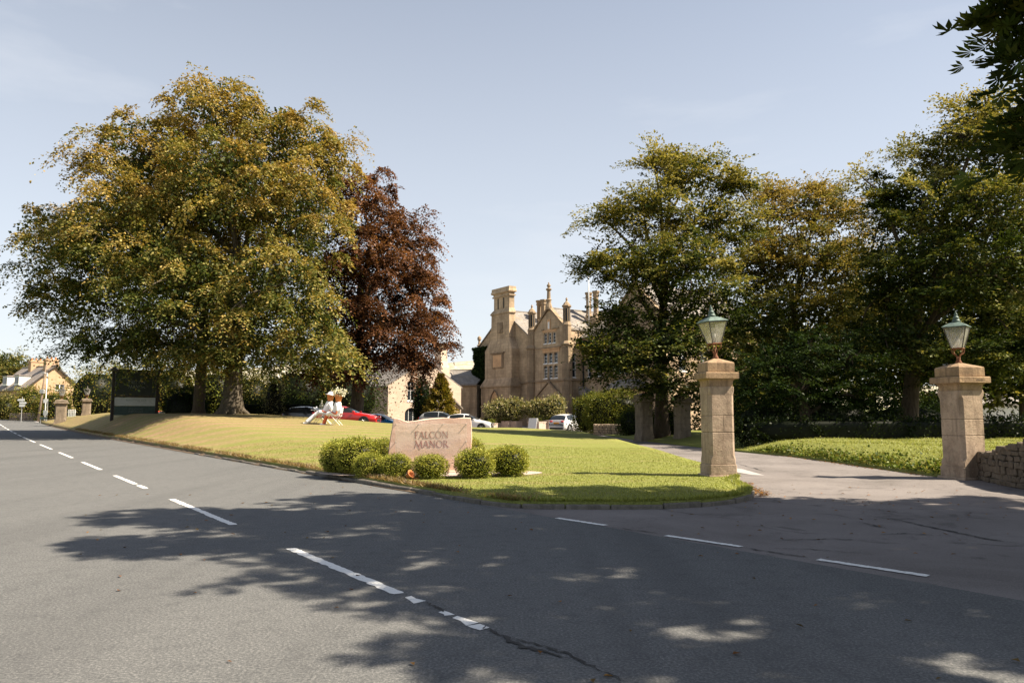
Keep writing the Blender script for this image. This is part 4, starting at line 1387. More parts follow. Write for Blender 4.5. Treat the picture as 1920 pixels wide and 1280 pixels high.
def lantern(name, label, loc, rz, tilt, group, sc=1.0, top='copper'):
    p = thing(name, label, 'lantern', loc, rz, group)
    p.rotation_euler = (tilt[0], tilt[1], rz)
    p.scale = (sc, sc, sc)
    for k_ in range(4):
        a = k_ * math.pi / 2 + math.pi / 4
        ca, sa = math.cos(a), math.sin(a)
        cu = curve([(0.03, -0.06), (0.04, 0.09), (0.07, 0.15), (0.135, 0.19), (0.155, 0.25), (0.12, 0.285), (0.09, 0.26), (0.10, 0.305)], 4)
        MB().tube([(r_ * ca, r_ * sa, z_) for r_, z_ in cu], 0.012, 6).build('bracket', M['rust'], p, True)
    MB().lathe([(0.075, -0.07), (0.07, -0.02), (0.04, 0.03), (0.045, 0.07), (0.025, 0.1)], 10).build('foot', M['rust'], p, True)
    b0, b1, z0, z1 = 0.115, 0.235, 0.31, 0.80
    MB().box(-b0 - .012, b0 + .012, -b0 - .012, b0 + .012, z0 - 0.02, z0 + 0.005, 0.006).build('base_ring', M['rust'], p)
    for i in range(4):
        a = i * math.pi / 2
        Mx = Matrix.Rotation(a, 4, 'Z')
        q = [Mx @ Vector(v_) for v_ in ((-b0 + .008, -b0, z0 + .012), (b0 - .008, -b0, z0 + .012), (b1 - .008, -b1, z1), (-b1 + .008, -b1, z1))]
        ins = [v_ * 0.985 + Vector((0, 0, v_.z * 0.015)) for v_ in q]
        MB().add([tuple(v_) for v_ in q + ins], [(0, 1, 2, 3), (7, 6, 5, 4), (0, 4, 5, 1), (1, 5, 6, 2), (2, 6, 7, 3), (3, 7, 4, 0)]).build('glass_pane', M['lampglass'], p)
        c0, c1 = Mx @ Vector((-b0, -b0, z0)), Mx @ Vector((-b1, -b1, z1))
        MB().tube([c0, c1], 0.013, 5).build('corner_bar', M['lead'], p)
        e0, e1 = Mx @ Vector((-b1, -b1, z1)), Mx @ Vector((b1, -b1, z1))
        MB().tube([e0, e1], 0.016, 5).build('top_rail', M['lead'], p)
    def sq(a, z):
        return [(-a, -a, z), (a, -a, z), (a, a, z), (-a, a, z)]
    MB().loft([sq(b1 + .025, z1 + .004), sq(b1 + .03, z1 + .02), sq(b1 * .78, z1 + .075), sq(b1 * .40, z1 + .125)]).build('roof', M[top], p)
    MB().lathe([(0.085, z1 + .126), (0.095, z1 + .15), (0.07, z1 + .20), (0.055, z1 + .205), (0.075, z1 + .215), (0.05, z1 + .27), (0.03, z1 + .275), (0.04, z1 + .30), (0.035, z1 + .33), (0.012, z1 + .37), (0.014, z1 + .385), (0.003, z1 + .41)], 12).build('vent_finial', M[top], p, True)
    MB().lathe([(0.02, z0 + .01), (0.02, z0 + .10), (0.045, z0 + .14), (0.05, z0 + .20), (0.035, z0 + .26), (0.01, z0 + .28)], 10).build('bulb', M['white'], p, True)
    return p
P1 = (4.74, 17.35)
z1_ = float(lawn_h(*P1)) - 0.04
gate_pier('gate_pier', 'weathered sandstone gate pier on the corner of the lawn by the drive', (P1[0], P1[1], z1_), R(7), 0.60, 'gate piers at the drive entrance', split=True)
lantern('lantern', 'leaning lantern with green copper top on the pier at the lawn corner', (P1[0], P1[1], z1_ + 2.77), R(18), (0, R(-4.5)), 'lanterns on the gate piers')
P2 = (10.62, 17.72)
gate_pier('gate_pier', 'sandstone gate pier at the end of the dark rubble wall', (P2[0], P2[1], -0.02), R(14), 0.68, 'gate piers at the drive entrance', split=False, marks=True)
lantern('lantern', 'square lantern with green copper top on the pier by the rubble wall', (P2[0], P2[1], 2.75), R(48), (0, R(-1.0)), 'lanterns on the gate piers')
# the inner, older pair further up the drive
pA, pB = at(1208, 822, 42), at(1280, 826, 40.5)
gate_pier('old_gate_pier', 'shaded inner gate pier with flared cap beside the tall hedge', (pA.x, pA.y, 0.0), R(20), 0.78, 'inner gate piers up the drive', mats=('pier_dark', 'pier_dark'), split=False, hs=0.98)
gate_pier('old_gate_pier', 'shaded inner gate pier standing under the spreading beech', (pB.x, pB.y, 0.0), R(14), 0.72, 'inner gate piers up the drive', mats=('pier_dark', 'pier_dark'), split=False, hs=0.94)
# far pair at the other entrance
for (px, Y, w, hs, lab, lan) in ((118, 78, 1.0, 0.92, 'far gate pier with a lantern beyond the roadside sign', True), (165, 82, 0.85, 0.72, 'lower far gate pier under the beech boughs beyond the sign', True)):
    x = (px - 960) / F * Y
    z = float(lawn_h(x, Y)) - 0.1
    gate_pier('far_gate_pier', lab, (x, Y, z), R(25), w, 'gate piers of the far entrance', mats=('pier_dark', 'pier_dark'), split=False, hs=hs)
    if lan:
        lantern('far_lantern', 'dark lantern on ' + ('the far gate pier' if px == 118 else 'the lower far gate pier'), (x, Y, z + 2.72 * hs), R(10), (0, 0), 'lanterns of the far entrance', 1.15, 'lead')

# ------------------------------------------------------------------ rubble wall at the pier
wall = thing('rubble_wall', 'low dark rubble stone wall curving from the gate pier', 'wall', (10.9, 17.4, 0), 0)
wl_path = [np.array(p) for p in curve([(10.95, 17.45), (10.62, 16.2), (10.45, 14.9), (10.6, 13.2), (11.2, 11.6), (12.4, 9.9), (14.2, 8.2)], 6)]
wc = [0]
for a, b in zip(wl_path[:-1], wl_path[1:]):
    wc.append(wc[-1] + float(np.hypot(*(b - a))))
def wat(d):
    d = min(max(d, 0), wc[-1] - 1e-6)
    i = max(k_ for k_ in range(len(wc) - 1) if wc[k_] <= d)
    f = (d - wc[i]) / (wc[i + 1] - wc[i])
    p = wl_path[i] * (1 - f) + wl_path[i + 1] * f
    t_ = wl_path[i + 1] - wl_path[i]
    return p, math.atan2(t_[1], t_[0])
def wtop(d):
    return 0.55 + 0.42 * float(sstep(0, 3.2, d))
rings = []
for d in np.linspace(0, wc[-1], 26):
    p, a = wat(d)
    nx_, ny_ = -math.sin(a), math.cos(a)
    T_ = wtop(d) - 0.06
    rings.append([(p[0] + nx_ * o_ - 10.9, p[1] + ny_ * o_ - 17.4, z_) for o_, z_ in ((-.15, -.2), (.15, -.2), (.15, T_), (-.15, T_))])
MB().loft(rings).build('wall_core', M['mortar'], wall)
rw = random.Random(21)
stone_me = []
for k_ in range(10):
    mb = MB().box(-.5, .5, -.5, .5, -.5, .5, 0.11)
    mb.v = [(x + rw.uniform(-.06, .06), y + rw.uniform(-.08, .08), z + rw.uniform(-.07, .07)) for x, y, z in mb.v]
    me = mb.mesh('wall_stone'); me.materials.append(M['rubble']); stone_me.append(me)
for side_ in (-1, 1):
    if side_ > 0 and False:
        continue
    z = 0.0
    row = 0
    while z < 0.98:
        hrow = rw.uniform(0.10, 0.17)
        d = rw.uniform(0, .1)
        while d < wc[-1] - 0.1 and (d < 9):
            L = rw.uniform(0.11, 0.42)
            top = wtop(d + L / 2)
            if z + hrow * .6 < top:
                p, a = wat(d + L / 2)
                o = bpy.data.objects.new('wall_stone', stone_me[rw.randrange(10)])
                COL.objects.link(o)
                o.parent = wall
                nx_, ny_ = -math.sin(a), math.cos(a)
                off = side_ * (0.13 + rw.uniform(-.012, .018))
                o.location = (p[0] + nx_ * off - 10.9, p[1] + ny_ * off - 17.4, z + hrow / 2)
                o.rotation_euler = (rw.uniform(-.10, .10), rw.uniform(-.13, .13), a + rw.uniform(-.06, .06))
                o.scale = (L - 0.012, rw.uniform(.13, .19), hrow * rw.uniform(.78, 1.12))
            d += L
        z += hrow
    if side_ < 0:
        pass
d = 0
while d < 9:                      # coping
    L = rw.uniform(0.22, 0.45)
    p, a = wat(d + L / 2)
    o = bpy.data.objects.new('coping_stone', stone_me[rw.randrange(10)])
    COL.objects.link(o); o.parent = wall
    o.location = (p[0] - 10.9, p[1] - 17.4, wtop(d + L / 2) + rw.uniform(-.02, .03))
    o.rotation_euler = (rw.uniform(-.05, .05), rw.uniform(-.06, .06), a)
    o.scale = (L - 0.01, 0.44, rw.uniform(.11, .16))
    d += L

# ================================================================== BUILDINGS
def wall_open(parent, name, mat, x0, x1, z0, z1, y, holes, depth=0.22, axis='x', gable=None):
    """wall face in the plane y with real openings (x0,x1,z0,z1 each) and their reveals; axis 'y' turns it to a side wall"""
    mb = MB()
    xs = sorted({x0, x1, *[h[0] for h in holes], *[h[1] for h in holes]})
    zs = sorted({z0, z1, *[h[2] for h in holes], *[h[3] for h in holes]})
    def V(x, yy, z):
        return (x, yy, z) if axis == 'x' else (yy, x, z)
    for i in range(len(xs) - 1):
        for j in range(len(zs) - 1):
            cx, cz = (xs[i] + xs[i + 1]) / 2, (zs[j] + zs[j + 1]) / 2
            if any(h[0] < cx < h[1] and h[2] < cz < h[3] for h in holes):
                continue
            mb.add([V(xs[i], y, zs[j]), V(xs[i + 1], y, zs[j]), V(xs[i + 1], y, zs[j + 1]), V(xs[i], y, zs[j + 1])], [(0, 1, 2, 3)])
    dd = depth if axis == 'x' else -depth
    for (a, b, c_, d_) in [h[:4] for h in holes]:
        q = [V(a, y, c_), V(b, y, c_), V(b, y, d_), V(a, y, d_), V(a, y + dd, c_), V(b, y + dd, c_), V(b, y + dd, d_), V(a, y + dd, d_)]
        mb.add(q, [(0, 4, 5, 1), (1, 5, 6, 2), (2, 6, 7, 3), (3, 7, 4, 0), (4, 7, 6, 5)])
    if gable:
        gx, gz = gable
        mb.add([V(x0, y, z1), V(x1, y, z1), V(gx, y, gz)], [(0, 1, 2)])
    me = bpy.data.meshes.new(name)
    me.from_pydata(mb.v, [], mb.f)
    return obj(name, me, mat, parent)
def window(parent, x0, x1, z0, z1, y, arched=False, bars=(1, 2), fr=0.055, mat='white', axis='x', depth=0.2, arch_mat='manor_trim'):
    """white frame with glazing bars, panes behind, sill in front"""
    s = 1 if axis == 'x' else -1
    def B(mb, a, b, c_, d_, y0, y1):
        ya, yb = (y + y0 * s, y + y1 * s)
        lo, hi = min(ya, yb), max(ya, yb)
        if axis == 'x':
            mb.box(a, b, lo, hi, c_, d_)
        else:
            mb.box(lo, hi, a, b, c_, d_)
    mb = MB()
    d = depth
    B(mb, x0, x0 + fr, z0, z1, d - .08, d - .02); B(mb, x1 - fr, x1, z0, z1, d - .08, d - .02)
    B(mb, x0 + fr, x1 - fr, z0, z0 + fr * 1.4, d - .08, d - .02); B(mb, x0 + fr, x1 - fr, z1 - fr, z1, d - .08, d - .02)
    for k_ in range(1, bars[0] + 0):
        xx = x0 + (x1 - x0) * k_ / bars[0]
        B(mb, xx - .02, xx + .02, z0 + fr, z1 - fr, d - .075, d - .025)
    for k_ in range(1, bars[1]):
        zz = z0 + (z1 - z0) * k_ / bars[1]
        B(mb, x0 + fr, x1 - fr, zz - .02, zz + .02, d - .072, d - .028)
    w = mb.build('window', M[mat], parent)
    g = MB()
    B(g, x0 + fr * .5, x1 - fr * .5, z0 + fr * .5, z1 - fr * .5, d - .045, d - .035)
    g.build('pane', M['glass'], w)
    sl = MB()
    B(sl, x0 - .03, x1 + .03, z0 - .10, z0 + .005, -.05, d - .02)
    sl.build('sill', M['white'], w)
    if arched:
        a = MB()
        cx, rx = (x0 + x1) / 2, (x1 - x0) / 2
        rz_ = min(rx * 0.9, (z1 - z0) * .4)
        for sg in (-1, 1):
            pts = [(cx + sg * rx, z1)]
            arc_ = [(cx + sg * rx * math.cos(t_), z1 - rz_ + rz_ * 0.97 * math.sin(t_)) for t_ in np.linspace(0, math.pi / 2, 7)]
            pts = [(cx + sg * rx, z1)] + [(cx, z1)] + arc_[::-1]
            ya, yb = y + 0.004 * s, y + (d - .085) * s
            if axis == 'x':
                a.prism(pts, ya, yb)
            else:
                n0 = len(a.v)
                a.prism(pts, ya, yb)
                a.v[n0:] = [(p[1], p[0], p[2]) for p in a.v[n0:]]
        a.build('arch_head', M[arch_mat], w)
    return w
def gable_roof(parent, name, mat, x0, x1, y0, y1, ze, zr_, over=0.25, th=0.18):
    """ridge along y"""
    cx = (x0 + x1) / 2
    k_ = (zr_ - ze) / (cx - x0)
    pts = [(x0 - over, ze - over * k_), (cx, zr_), (x1 + over, ze - over * k_), (x1 + over, ze - over * k_ + th), (cx, zr_ + th * 1.25), (x0 - over, ze - over * k_ + th)]
    r = MB().prism(pts, y0, y1).build(name, M[mat], parent)
    MB().tube([(cx, y0, zr_ + th * 1.3), (cx, y1, zr_ + th * 1.3)], 0.10, 6).build('ridge', M['slate'], r)
    return r
def ridge_x_roof(parent, name, mat, x0, x1, y0, y1, ze, zr_, over=0.3, th=0.18):
    cy = (y0 + y1) / 2
    k_ = (zr_ - ze) / (cy - y0)
    pts = [(y0 - over, ze - over * k_), (cy, zr_), (y1 + over, ze - over * k_), (y1 + over, ze - over * k_ + th), (cy, zr_ + th * 1.25), (y0 - over, ze - over * k_ + th)]
    mb = MB().prism(pts, x0, x1)
    mb.v = [(y, x, z) for x, y, z in mb.v]
    r = mb.build(name, M[mat], parent)
    MB().tube([(x0, cy, zr_ + th * 1.3), (x1, cy, zr_ + th * 1.3)], 0.10, 6).build('ridge', M['slate'], r)
    return r

# ------------------------------------------------------------------ the manor; local x runs along its front, -y looks out
MA = R(-56)
mc = at(1030, 776, 85)
manor = thing('manor_house', 'Victorian sandstone manor with gables, turrets, tall chimneys and mullioned windows', 'house', (mc.x, mc.y, 0.0), MA)
FY = 1.8                                   # plane of the main front; the entrance bay stands 1.8 m forward
# entrance bay
wins = []
for k_ in range(3):
    a = -1.05 + k_ * 0.96
    wins += [(a, a + 0.74, 5.55, 7.0), (a, a + 0.74, 7.25, 8.45)]
att = [(-1.0 + k_ * .82, -1.0 + k_ * .82 + 0.58, 9.55, 10.75) for k_ in range(3)]
wall_open(manor, 'wall', M['manor'], -3.3, 3.3, 0, 10.9, 0.0, wins + att + [(-1.5, 1.7, 0.0, 3.3)], 0.25, gable=(0.0, 13.4))
for h in wins:
    window(manor, *h, 0.0, arched=True, bars=(1, 4 if h[2] < 6 else 3), depth=0.22)
for h in att:
    window(manor, *h, 0.0, bars=(1, 3), depth=0.22)
MB().box(-1.2, 2.0, -.06, -.003, 8.5, 8.85).box(-1.3, 2.1, -.14, -.003, 8.85, 8.97).build('window_hood', M['manor_orange'], manor)
MB().box(-1.2, 1.45, -.05, -.003, 10.85, 11.1).box(-0.3, 0.35, -.06, -.003, 11.1, 12.3).build('attic_panel', M['manor_orange'], manor)
MB().box(-0.12, 0.2, -.09, -.061, 11.2, 12.0).build('date_plaque', M['white'], manor)
MB().box(-1.35, -.95 + .0, -.12, -.003, 11.1, 11.22).box(.6, 1.9, -.12, -.003, 11.1, 11.22).build('label_mould', M['manor_trim'], manor)
MB().box(-2.75, 2.75, -.16, -.002, 5.15, 5.36, .03).build('string_course', M['manor_trim'], manor)
MB().box(-2.75, 2.75, -.10, -.002, 8.98, 9.10, .02).build('string_course', M['manor_trim'], manor)
for sg in (-1, 1):                          # gable copings
    mb = MB()
    a, b = Vector((sg * 3.35, 0, 10.75)), Vector((0, 0, 13.62))
    mb.loft([[(p.x, y_, p.z + dz) for y_, dz in ((-.16, 0), (.35, 0), (.35, .28), (-.16, .28))] for p in (a, b)])
    mb.build('coping', M['manor_trim'], manor)
MB().lathe([(.42, 13.4), (.42, 13.7), (.28, 14.2), (.30, 14.5), (.36, 14.55), (.24, 14.65), (.20, 15.6), (.34, 15.72), (.34, 15.85), (.18, 15.9), (.14, 16.02), (.24, 16.15), (.20, 16.32), (.07, 16.4), (.10, 16.5), (.02, 16.62)], 10).build('finial', M['manor_trim'], manor)
for sg, (xx, zt) in ((-1, (-3.35, 0.0)), (1, (3.3, 0.0))):
    tprof = [(.78, 0), (.78, .5), (.70, .6), (.70, 5.1), (.80, 5.18), (.80, 5.32), (.70, 5.4), (.70, 9.0), (.86, 9.1), (.86, 9.22), (.58, 9.55), (.56, 11.2), (.62, 11.26), (.62, 11.4), (.52, 11.5), (.52, 11.6), (.47, 11.65), (.47, 13.25), (.62, 13.35), (.62, 13.5), (.5, 13.56), (.34, 13.8), (.14, 13.95), (.10, 14.1), (.16, 14.2), (.05, 14.4)]
    tprof = [(r_ * 0.88, z_) for r_, z_ in tprof]
    o = MB().lathe(tprof, 8, (0, 0, 0), None, math.pi / 8).build('turret', M['manor_trim'], manor)
    o.location = (xx, 0.0, 0)
    for q_ in range(8):
        an = q_ * math.pi / 4
        f_ = MB().box(-.09, .09, -.02, .02, 11.75, 13.15)
        ff = f_.build('flute_shade', M['crack'], o)  # raised dark strip, painted for the shade in a groove
        ff.location = (.385 * math.cos(an), .385 * math.sin(an), 0)
        ff.rotation_euler = (0, 0, an + math.pi / 2)
# doorway with its gablet
MB().box(-1.5, 1.7, .02, .2, 0, 3.3).build('door', M['wood'], manor)
mb = MB()
mb.prism([(-2.2, 3.42), (2.4, 3.42), (0.1, 5.0)], -.16, -.004)
mb.build('door_gablet', M['manor'], manor)
for sg in (-1, 1):
    mb = MB()
    a, b = Vector((0.1 + sg * 2.45, 0, 3.36)), Vector((0.1, 0, 5.06))
    mb.loft([[(p.x, y_, p.z + dz) for y_, dz in ((-.30, 0), (-.004, 0), (-.004, .2), (-.30, .2))] for p in (a, b)])
    mb.build('gablet_coping', M['manor_trim'], manor)
MB().lathe([(.16, 5.05), (.12, 5.3), (.2, 5.36), (.08, 5.5), (.12, 5.65), (.02, 5.8)], 8, (0.1, -.15, 0)).build('gablet_finial', M['manor_trim'], manor)
MB().box(-2.0, 2.2, -.20, -.004, 3.12, 3.36, .02).build('door_lintel', M['manor_orange'], manor)
# side wall of the bay, towards the drive
wall_open(manor, 'bay_side_wall', M['manor'], 0.0, 6.0, 0, 10.9, 3.3, [(.75, 1.25, .9, 3.3), (.75, 1.25, 5.55, 8.2)], .2, axis='y')
for h in ((.75, 1.25, .9, 3.3), (.75, 1.25, 5.55, 8.2)):
    window(manor, *h, 3.3, bars=(1, 3), axis='y', depth=.18)
wall_open(manor, 'bay_left_wall', M['manor'], 0.0, 6.0, 0, 10.9, -3.3, [], .2, axis='y')
MB().box(3.302, 3.46, .72, 1.78, 5.15, 5.36).build('string_course', M['manor_trim'], manor)
gable_roof(manor, 'roof', 'slate', -3.3, 3.3, 0.36, 9.0, 10.9, 13.4, .1)
# chimney gable block on the left
LX0, LX1, FL = -16.7, -4.5, 0.9
wall_open(manor, 'wall', M['manor'], LX0, LX1, 0, 10.4, FL, [], gable=((LX0 + LX1) / 2, 14.4))
wall_open(manor, 'end_wall', M['manor'], FL, 16, 0, 10.4, LX0, [], axis='y')
gable_roof(manor, 'roof', 'slate', LX0, LX1, FL - .12, 15, 10.4, 14.4, .35)
chim = MB()
def ring(x0, x1, y0, y1, z):
    return [(x0, y0, z), (x1, y0, z), (x1, y1, z), (x0, y1, z)]
cy1 = 1.75
chim.loft([ring(-13.3, -6.5, .2, cy1, 0), ring(-13.3, -6.5, .2, cy1, 4.75), ring(-13.4, -6.4, .1, cy1, 4.85), ring(-13.4, -6.4, .1, cy1, 5.0), ring(-12.9, -6.8, .55, cy1, 5.95), ring(-12.9, -6.8, .55, cy1, 9.5), ring(-11.95, -7.75, .85, cy1, 10.9), ring(-11.85, -7.75, .85, cy1, 14.0),
           ring(-12.0, -7.6, .74, cy1, 14.08), ring(-12.0, -7.6, .74, cy1, 14.22), ring(-11.8, -7.8, .9, cy1, 14.5), ring(-11.5, -7.95, 1.0, cy1, 14.7), ring(-11.5, -7.95, 1.0, cy1, 16.2), ring(-11.7, -7.75, .85, cy1 + .1, 16.26), ring(-11.7, -7.75, .85, cy1 + .1, 16.38), ring(-11.55, -7.9, .95, cy1, 16.45), ring(-11.55, -7.9, .95, cy1, 16.62), ring(-11.82, -7.62, .72, cy1 + .15, 16.75), ring(-11.82, -7.62, .72, cy1 + .15, 16.9), ring(-11.75, -7.7, .8, cy1 + .1, 17.1), ring(-11.75, -7.7, .8, cy1 + .1, 17.4)])
chimney = chim.build('chimney', M['manor'], manor)
chimney.location = (-0.5, -0.8, 0)
for xx in (-10.5, -9.2):
    MB().box(xx - .10, xx + .10, .96, .995, 14.75, 16.1).build('slot_shade', M['crack'], chimney)  # dark strip on the face, standing in for a shaded recess
MB().box(-10.4, -9.2, .78, .845, 11.6, 13.0, .01).build('shield_panel', M['manor_trim'], chimney)
MB().prism([(-10.3, 12.9), (-9.3, 12.9), (-9.3, 12.2), (-9.8, 11.6), (-10.3, 12.2)], .72, .779).build('shield', M['manor_trim'], chimney)
MB().box(-11.1, -8.6, .42, .548, 7.2, 9.0, .02).build('blind_window', M['manor_trim'], chimney)
MB().box(-10.8, -8.9, .40, .419, 7.35, 8.85).build('blind_panel', M['manor_orange'], chimney)
MB().box(-11.4, -8.3, .30, .548, 9.02, 9.22, .03).build('hood_mould', M['manor_trim'], chimney)
lan_pts = [(-10.8, 2.4), (-9.2, 2.4), (-9.2, 3.3), (-9.45, 3.8), (-10.0, 4.3), (-10.55, 3.8), (-10.8, 3.3)]
MB().prism(lan_pts, .15, .198).build('lancet_panel', M['manor_orange'], chimney)
mb = MB()
for a, b in zip([(-10.95, 2.9)] + [(-10.95, 3.35), (-10.65, 3.95)], [(-10.95, 3.35), (-10.65, 3.95), (-10.0, 4.5)]):
    mb.tube([(a[0], .14, a[1]), (b[0], .14, b[1])], .09, 5); mb.tube([(-20.0 - a[0], .14, a[1]), (-20.0 - b[0], .14, b[1])], .09, 5)
mb.build('lancet_mould', M['manor_trim'], chimney)
MB().box(-7.2, -4.2, FL - .14, FL - .003, 5.15, 5.36, .03).build('string_course', M['manor_trim'], manor)
# corner buttress with pinnacle
MB().box(LX0 - .35, LX0 + .35, FL - .35, FL + .3, 0, 9.6).build('buttress', M['manor_trim'], manor)
MB().lathe([(.45, 9.6), (.45, 9.9), (.28, 10.0), (.25, 10.5), (.4, 10.6), (.2, 10.75), (.14, 11.2), (.28, 11.4), (.26, 11.7), (.05, 11.9)], 8, (LX0, FL, 0)).build('pinnacle', M['manor_trim'], manor)
# front to the right of the bay
RX = 10.0
mw = [(4.6, 5.3, 5.55, 7.9), (6.2, 6.9, 5.55, 7.9), (4.6, 5.3, 1.0, 3.4), (6.2, 6.9, 1.0, 3.4)]
wall_open(manor, 'wall', M['manor'], 3.3, RX, 0, 9.9, FY, mw, .22)
for h in mw:
    window(manor, *h, FY, bars=(1, 4), depth=.2)
MB().box(3.48, RX, FY - .14, FY - .003, 5.15, 5.36, .02).build('string_course', M['manor_trim'], manor)
MB().box(3.4, RX, FY - .2, FY - .003, 9.7, 9.95, .03).build('eaves_cornice', M['manor_trim'], manor)
MB().tube([(4.05, FY - .12, 0), (4.05, FY - .12, 9.7)], .09, 7).build('drainpipe', M['black'], manor)
mb = MB().prism([(4.3, 3.5), (5.6, 3.5), (5.6, 3.9), (4.3, 4.5)], FY - 1.0, FY - .02)
mb.build('porch_roof', M['slate'], manor)
# second bay
w2 = [(RX + 1.0, RX + 1.9, 5.6, 7.9), (RX + 2.3, RX + 3.2, 5.6, 7.9), (RX + 4.4, RX + 5.3, 5.6, 7.9)]
wall_open(manor, 'wall', M['manor'], RX, RX + 8, 0, 10.6, 0.2, w2, .22, gable=(RX + 4, 14.2))
for h in w2:
    window(manor, *h, 0.2, bars=(1, 3), depth=.2)
wall_open(manor, 'bay_left_wall', M['manor'], 0.2, 9, 0, 10.6, RX, [], axis='y')
wall_open(manor, 'end_wall', M['manor'], 0.2, 14, 0, 10.6, RX + 8, [(2, 3, 1, 3.2), (5, 6, 1, 3.2), (2, 3, 5.6, 7.8), (5, 6, 5.6, 7.8)], axis='y')
for h in ((2, 3, 1, 3.2), (5, 6, 1, 3.2), (2, 3, 5.6, 7.8), (5, 6, 5.6, 7.8)):
    window(manor, *h, RX + 8, bars=(2, 3), axis='y', depth=.2)
MB().box(RX, RX + 8, .06, .198, 5.15, 5.36, .02).build('string_course', M['manor_trim'], manor)
gable_roof(manor, 'roof', 'slate', RX, RX + 8, 0.2, 13, 10.6, 14.2, .2)
for sg in (-1, 1):
    mb = MB()
    a, b = Vector((RX + 4 + sg * 4.2, 0, 10.4)), Vector((RX + 4, 0, 14.4))
    mb.loft([[(p.x, y_, p.z + dz) for y_, dz in ((.0, 0), (.45, 0), (.45, .25), (.0, .25))] for p in (a, b)])
    mb.build('coping', M['manor_trim'], manor)
# bow with a curved stone top
mb = MB()
for z_, sc_ in ((0, 1), (3.9, 1), (4.0, 1.08), (4.15, 1.08)):
    pass
arcp = [(RX + 3.0 + 2.6 * math.cos(a), 0.2 - 1.5 * math.sin(a)) for a in np.linspace(0, math.pi, 13)]
mb.loft([[(x, y, z) for x, y in arcp] for z in (0, 3.9)])
mb.build('bow_wall', M['manor_orange'], manor)
MB().loft([[(RX + 3 + (x - RX - 3) * s_, .19 + (y - .19) * s_, z) for x, y in arcp] for z, s_ in ((3.92, 1.1), (4.12, 1.1), (4.6, .9), (4.9, .5), (5.0, .1))]).build('bow_roof', M['slate'], manor)
# main roof behind and its stacks
ridge_x_roof(manor, 'main_roof', 'slate', LX1 - 2, RX + 4, FY, FY + 11, 9.9, 13.5, .2)
def stack(xs_, y, z0, z1, w):
    root = MB().box(min(xs_) - w, max(xs_) + w, y - w, y + w, z0 - 2.2, z0, .03).build('chimney_stack', M['manor'], manor)
    for x in xs_:
        MB().lathe([(w * .8, z0), (w * .8, z0 + .2), (w * .62, z0 + .35), (w * .62, z1 - .7), (w * .8, z1 - .6), (w * .8, z1 - .45), (w * .66, z1 - .4), (w * .9, z1 - .15), (w * .9, z1)], 8, (x, y, 0), None, math.pi / 8).build('chimney_shaft', M['manor_trim'], root)
stack((-8.7, -7.8), 5.0, 13.2, 16.0, .52)
stack((1.6, 2.9), 4.6, 12.7, 15.6, .50)
stack((11.0, 12.2), 6.0, 13.2, 16.6, .55)
vp = MB().tube([(0.3, 5.6, 12.0), (0.3, 5.6, 14.0)], .24, 10).build('flue_pipe', M['steel'], manor)
MB().lathe([(.26, 14.0), (.42, 14.05), (.42, 14.3), (.26, 14.35)], 10, (0.3, 5.6, 0)).build('flue_cap', M['black'], vp)
fp = at(1104, 590, 83)
flag = thing('flagpole', 'slim white flagpole rising above the manor roof', 'flagpole', (fp.x, fp.y, 11.5), 0)
MB().tube([(0, 0, 0), (0, 0, 3.5), (0, 0, 7.0)], [.09, .075, .045], 8).build('pole', M['white'], flag, True)
MB().lathe([(.02, 7.0), (.09, 7.06), (.09, 7.12), (.02, 7.18)], 8).build('finial', M['white'], flag, True)
# ivy on the corner
IVY = [(0.012, 0.024, 0.006), (0.022, 0.042, 0.010), (0.036, 0.060, 0.014)]
def mtx(x, y, z=0):
    return Vector((mc.x, mc.y, 0)) + Matrix.Rotation(MA, 3, 'Z') @ Vector((x, y, z))
rng = np.random.default_rng(5)
n = 16000
u = rng.random(n); w_ = rng.random(n)
zz = 10.3 * w_ ** 0.85
half = 1.9 + .35 * np.sin(zz * 1.3) + .25 * np.sin(zz * 3.7)
xl = -15.6 + (u * 2 - 1) * half
xl = np.minimum(xl, -13.6 + .35 * np.sin(zz * 2))
yl = FL - .45 - .35 * rng.random(n) * (1 - np.abs(u * 2 - 1) ** 3)
side_m = xl < LX0 - .35
P = np.array([tuple(mtx(a, b, c_)) for a, b, c_ in zip(xl, yl, zz)])
ax = rng.normal(0, .5, (n, 3)) + np.array([-.3, -.5, -.6])
V_, F_ = leafquads(P, ax, rng.normal(0, 1, (n, 3)), rng.uniform(.14, .3, n), rng.uniform(.12, .26, n), None, SIMPLE)
ci = np.array(IVY)[rng.integers(0, 3, n)] * rng.uniform(.6, 1.3, (n, 1))
ivr = mtx(-15.6, FL - .2)
ivy = thing('ivy', 'dark ivy climbing the corner of the manor beside the chimney breast', 'ivy', tuple(ivr), 0)
leafmesh('leaves', V_ - np.array(tuple(ivr)), F_, np.repeat(ci, 4, 0), M['leaf'], ivy)
mb = MB()
for k_ in range(6):
    pts = [mtx(-15.6 + (k_ - 2.5) * .3 + .2 * math.sin(q_ + k_), FL - .05, q_ * 1.4) - ivr for q_ in range(7)]
    mb.tube(pts, [.06 - .007 * q_ for q_ in range(7)], 5)
mb.build('stem', M['bark'], ivy)

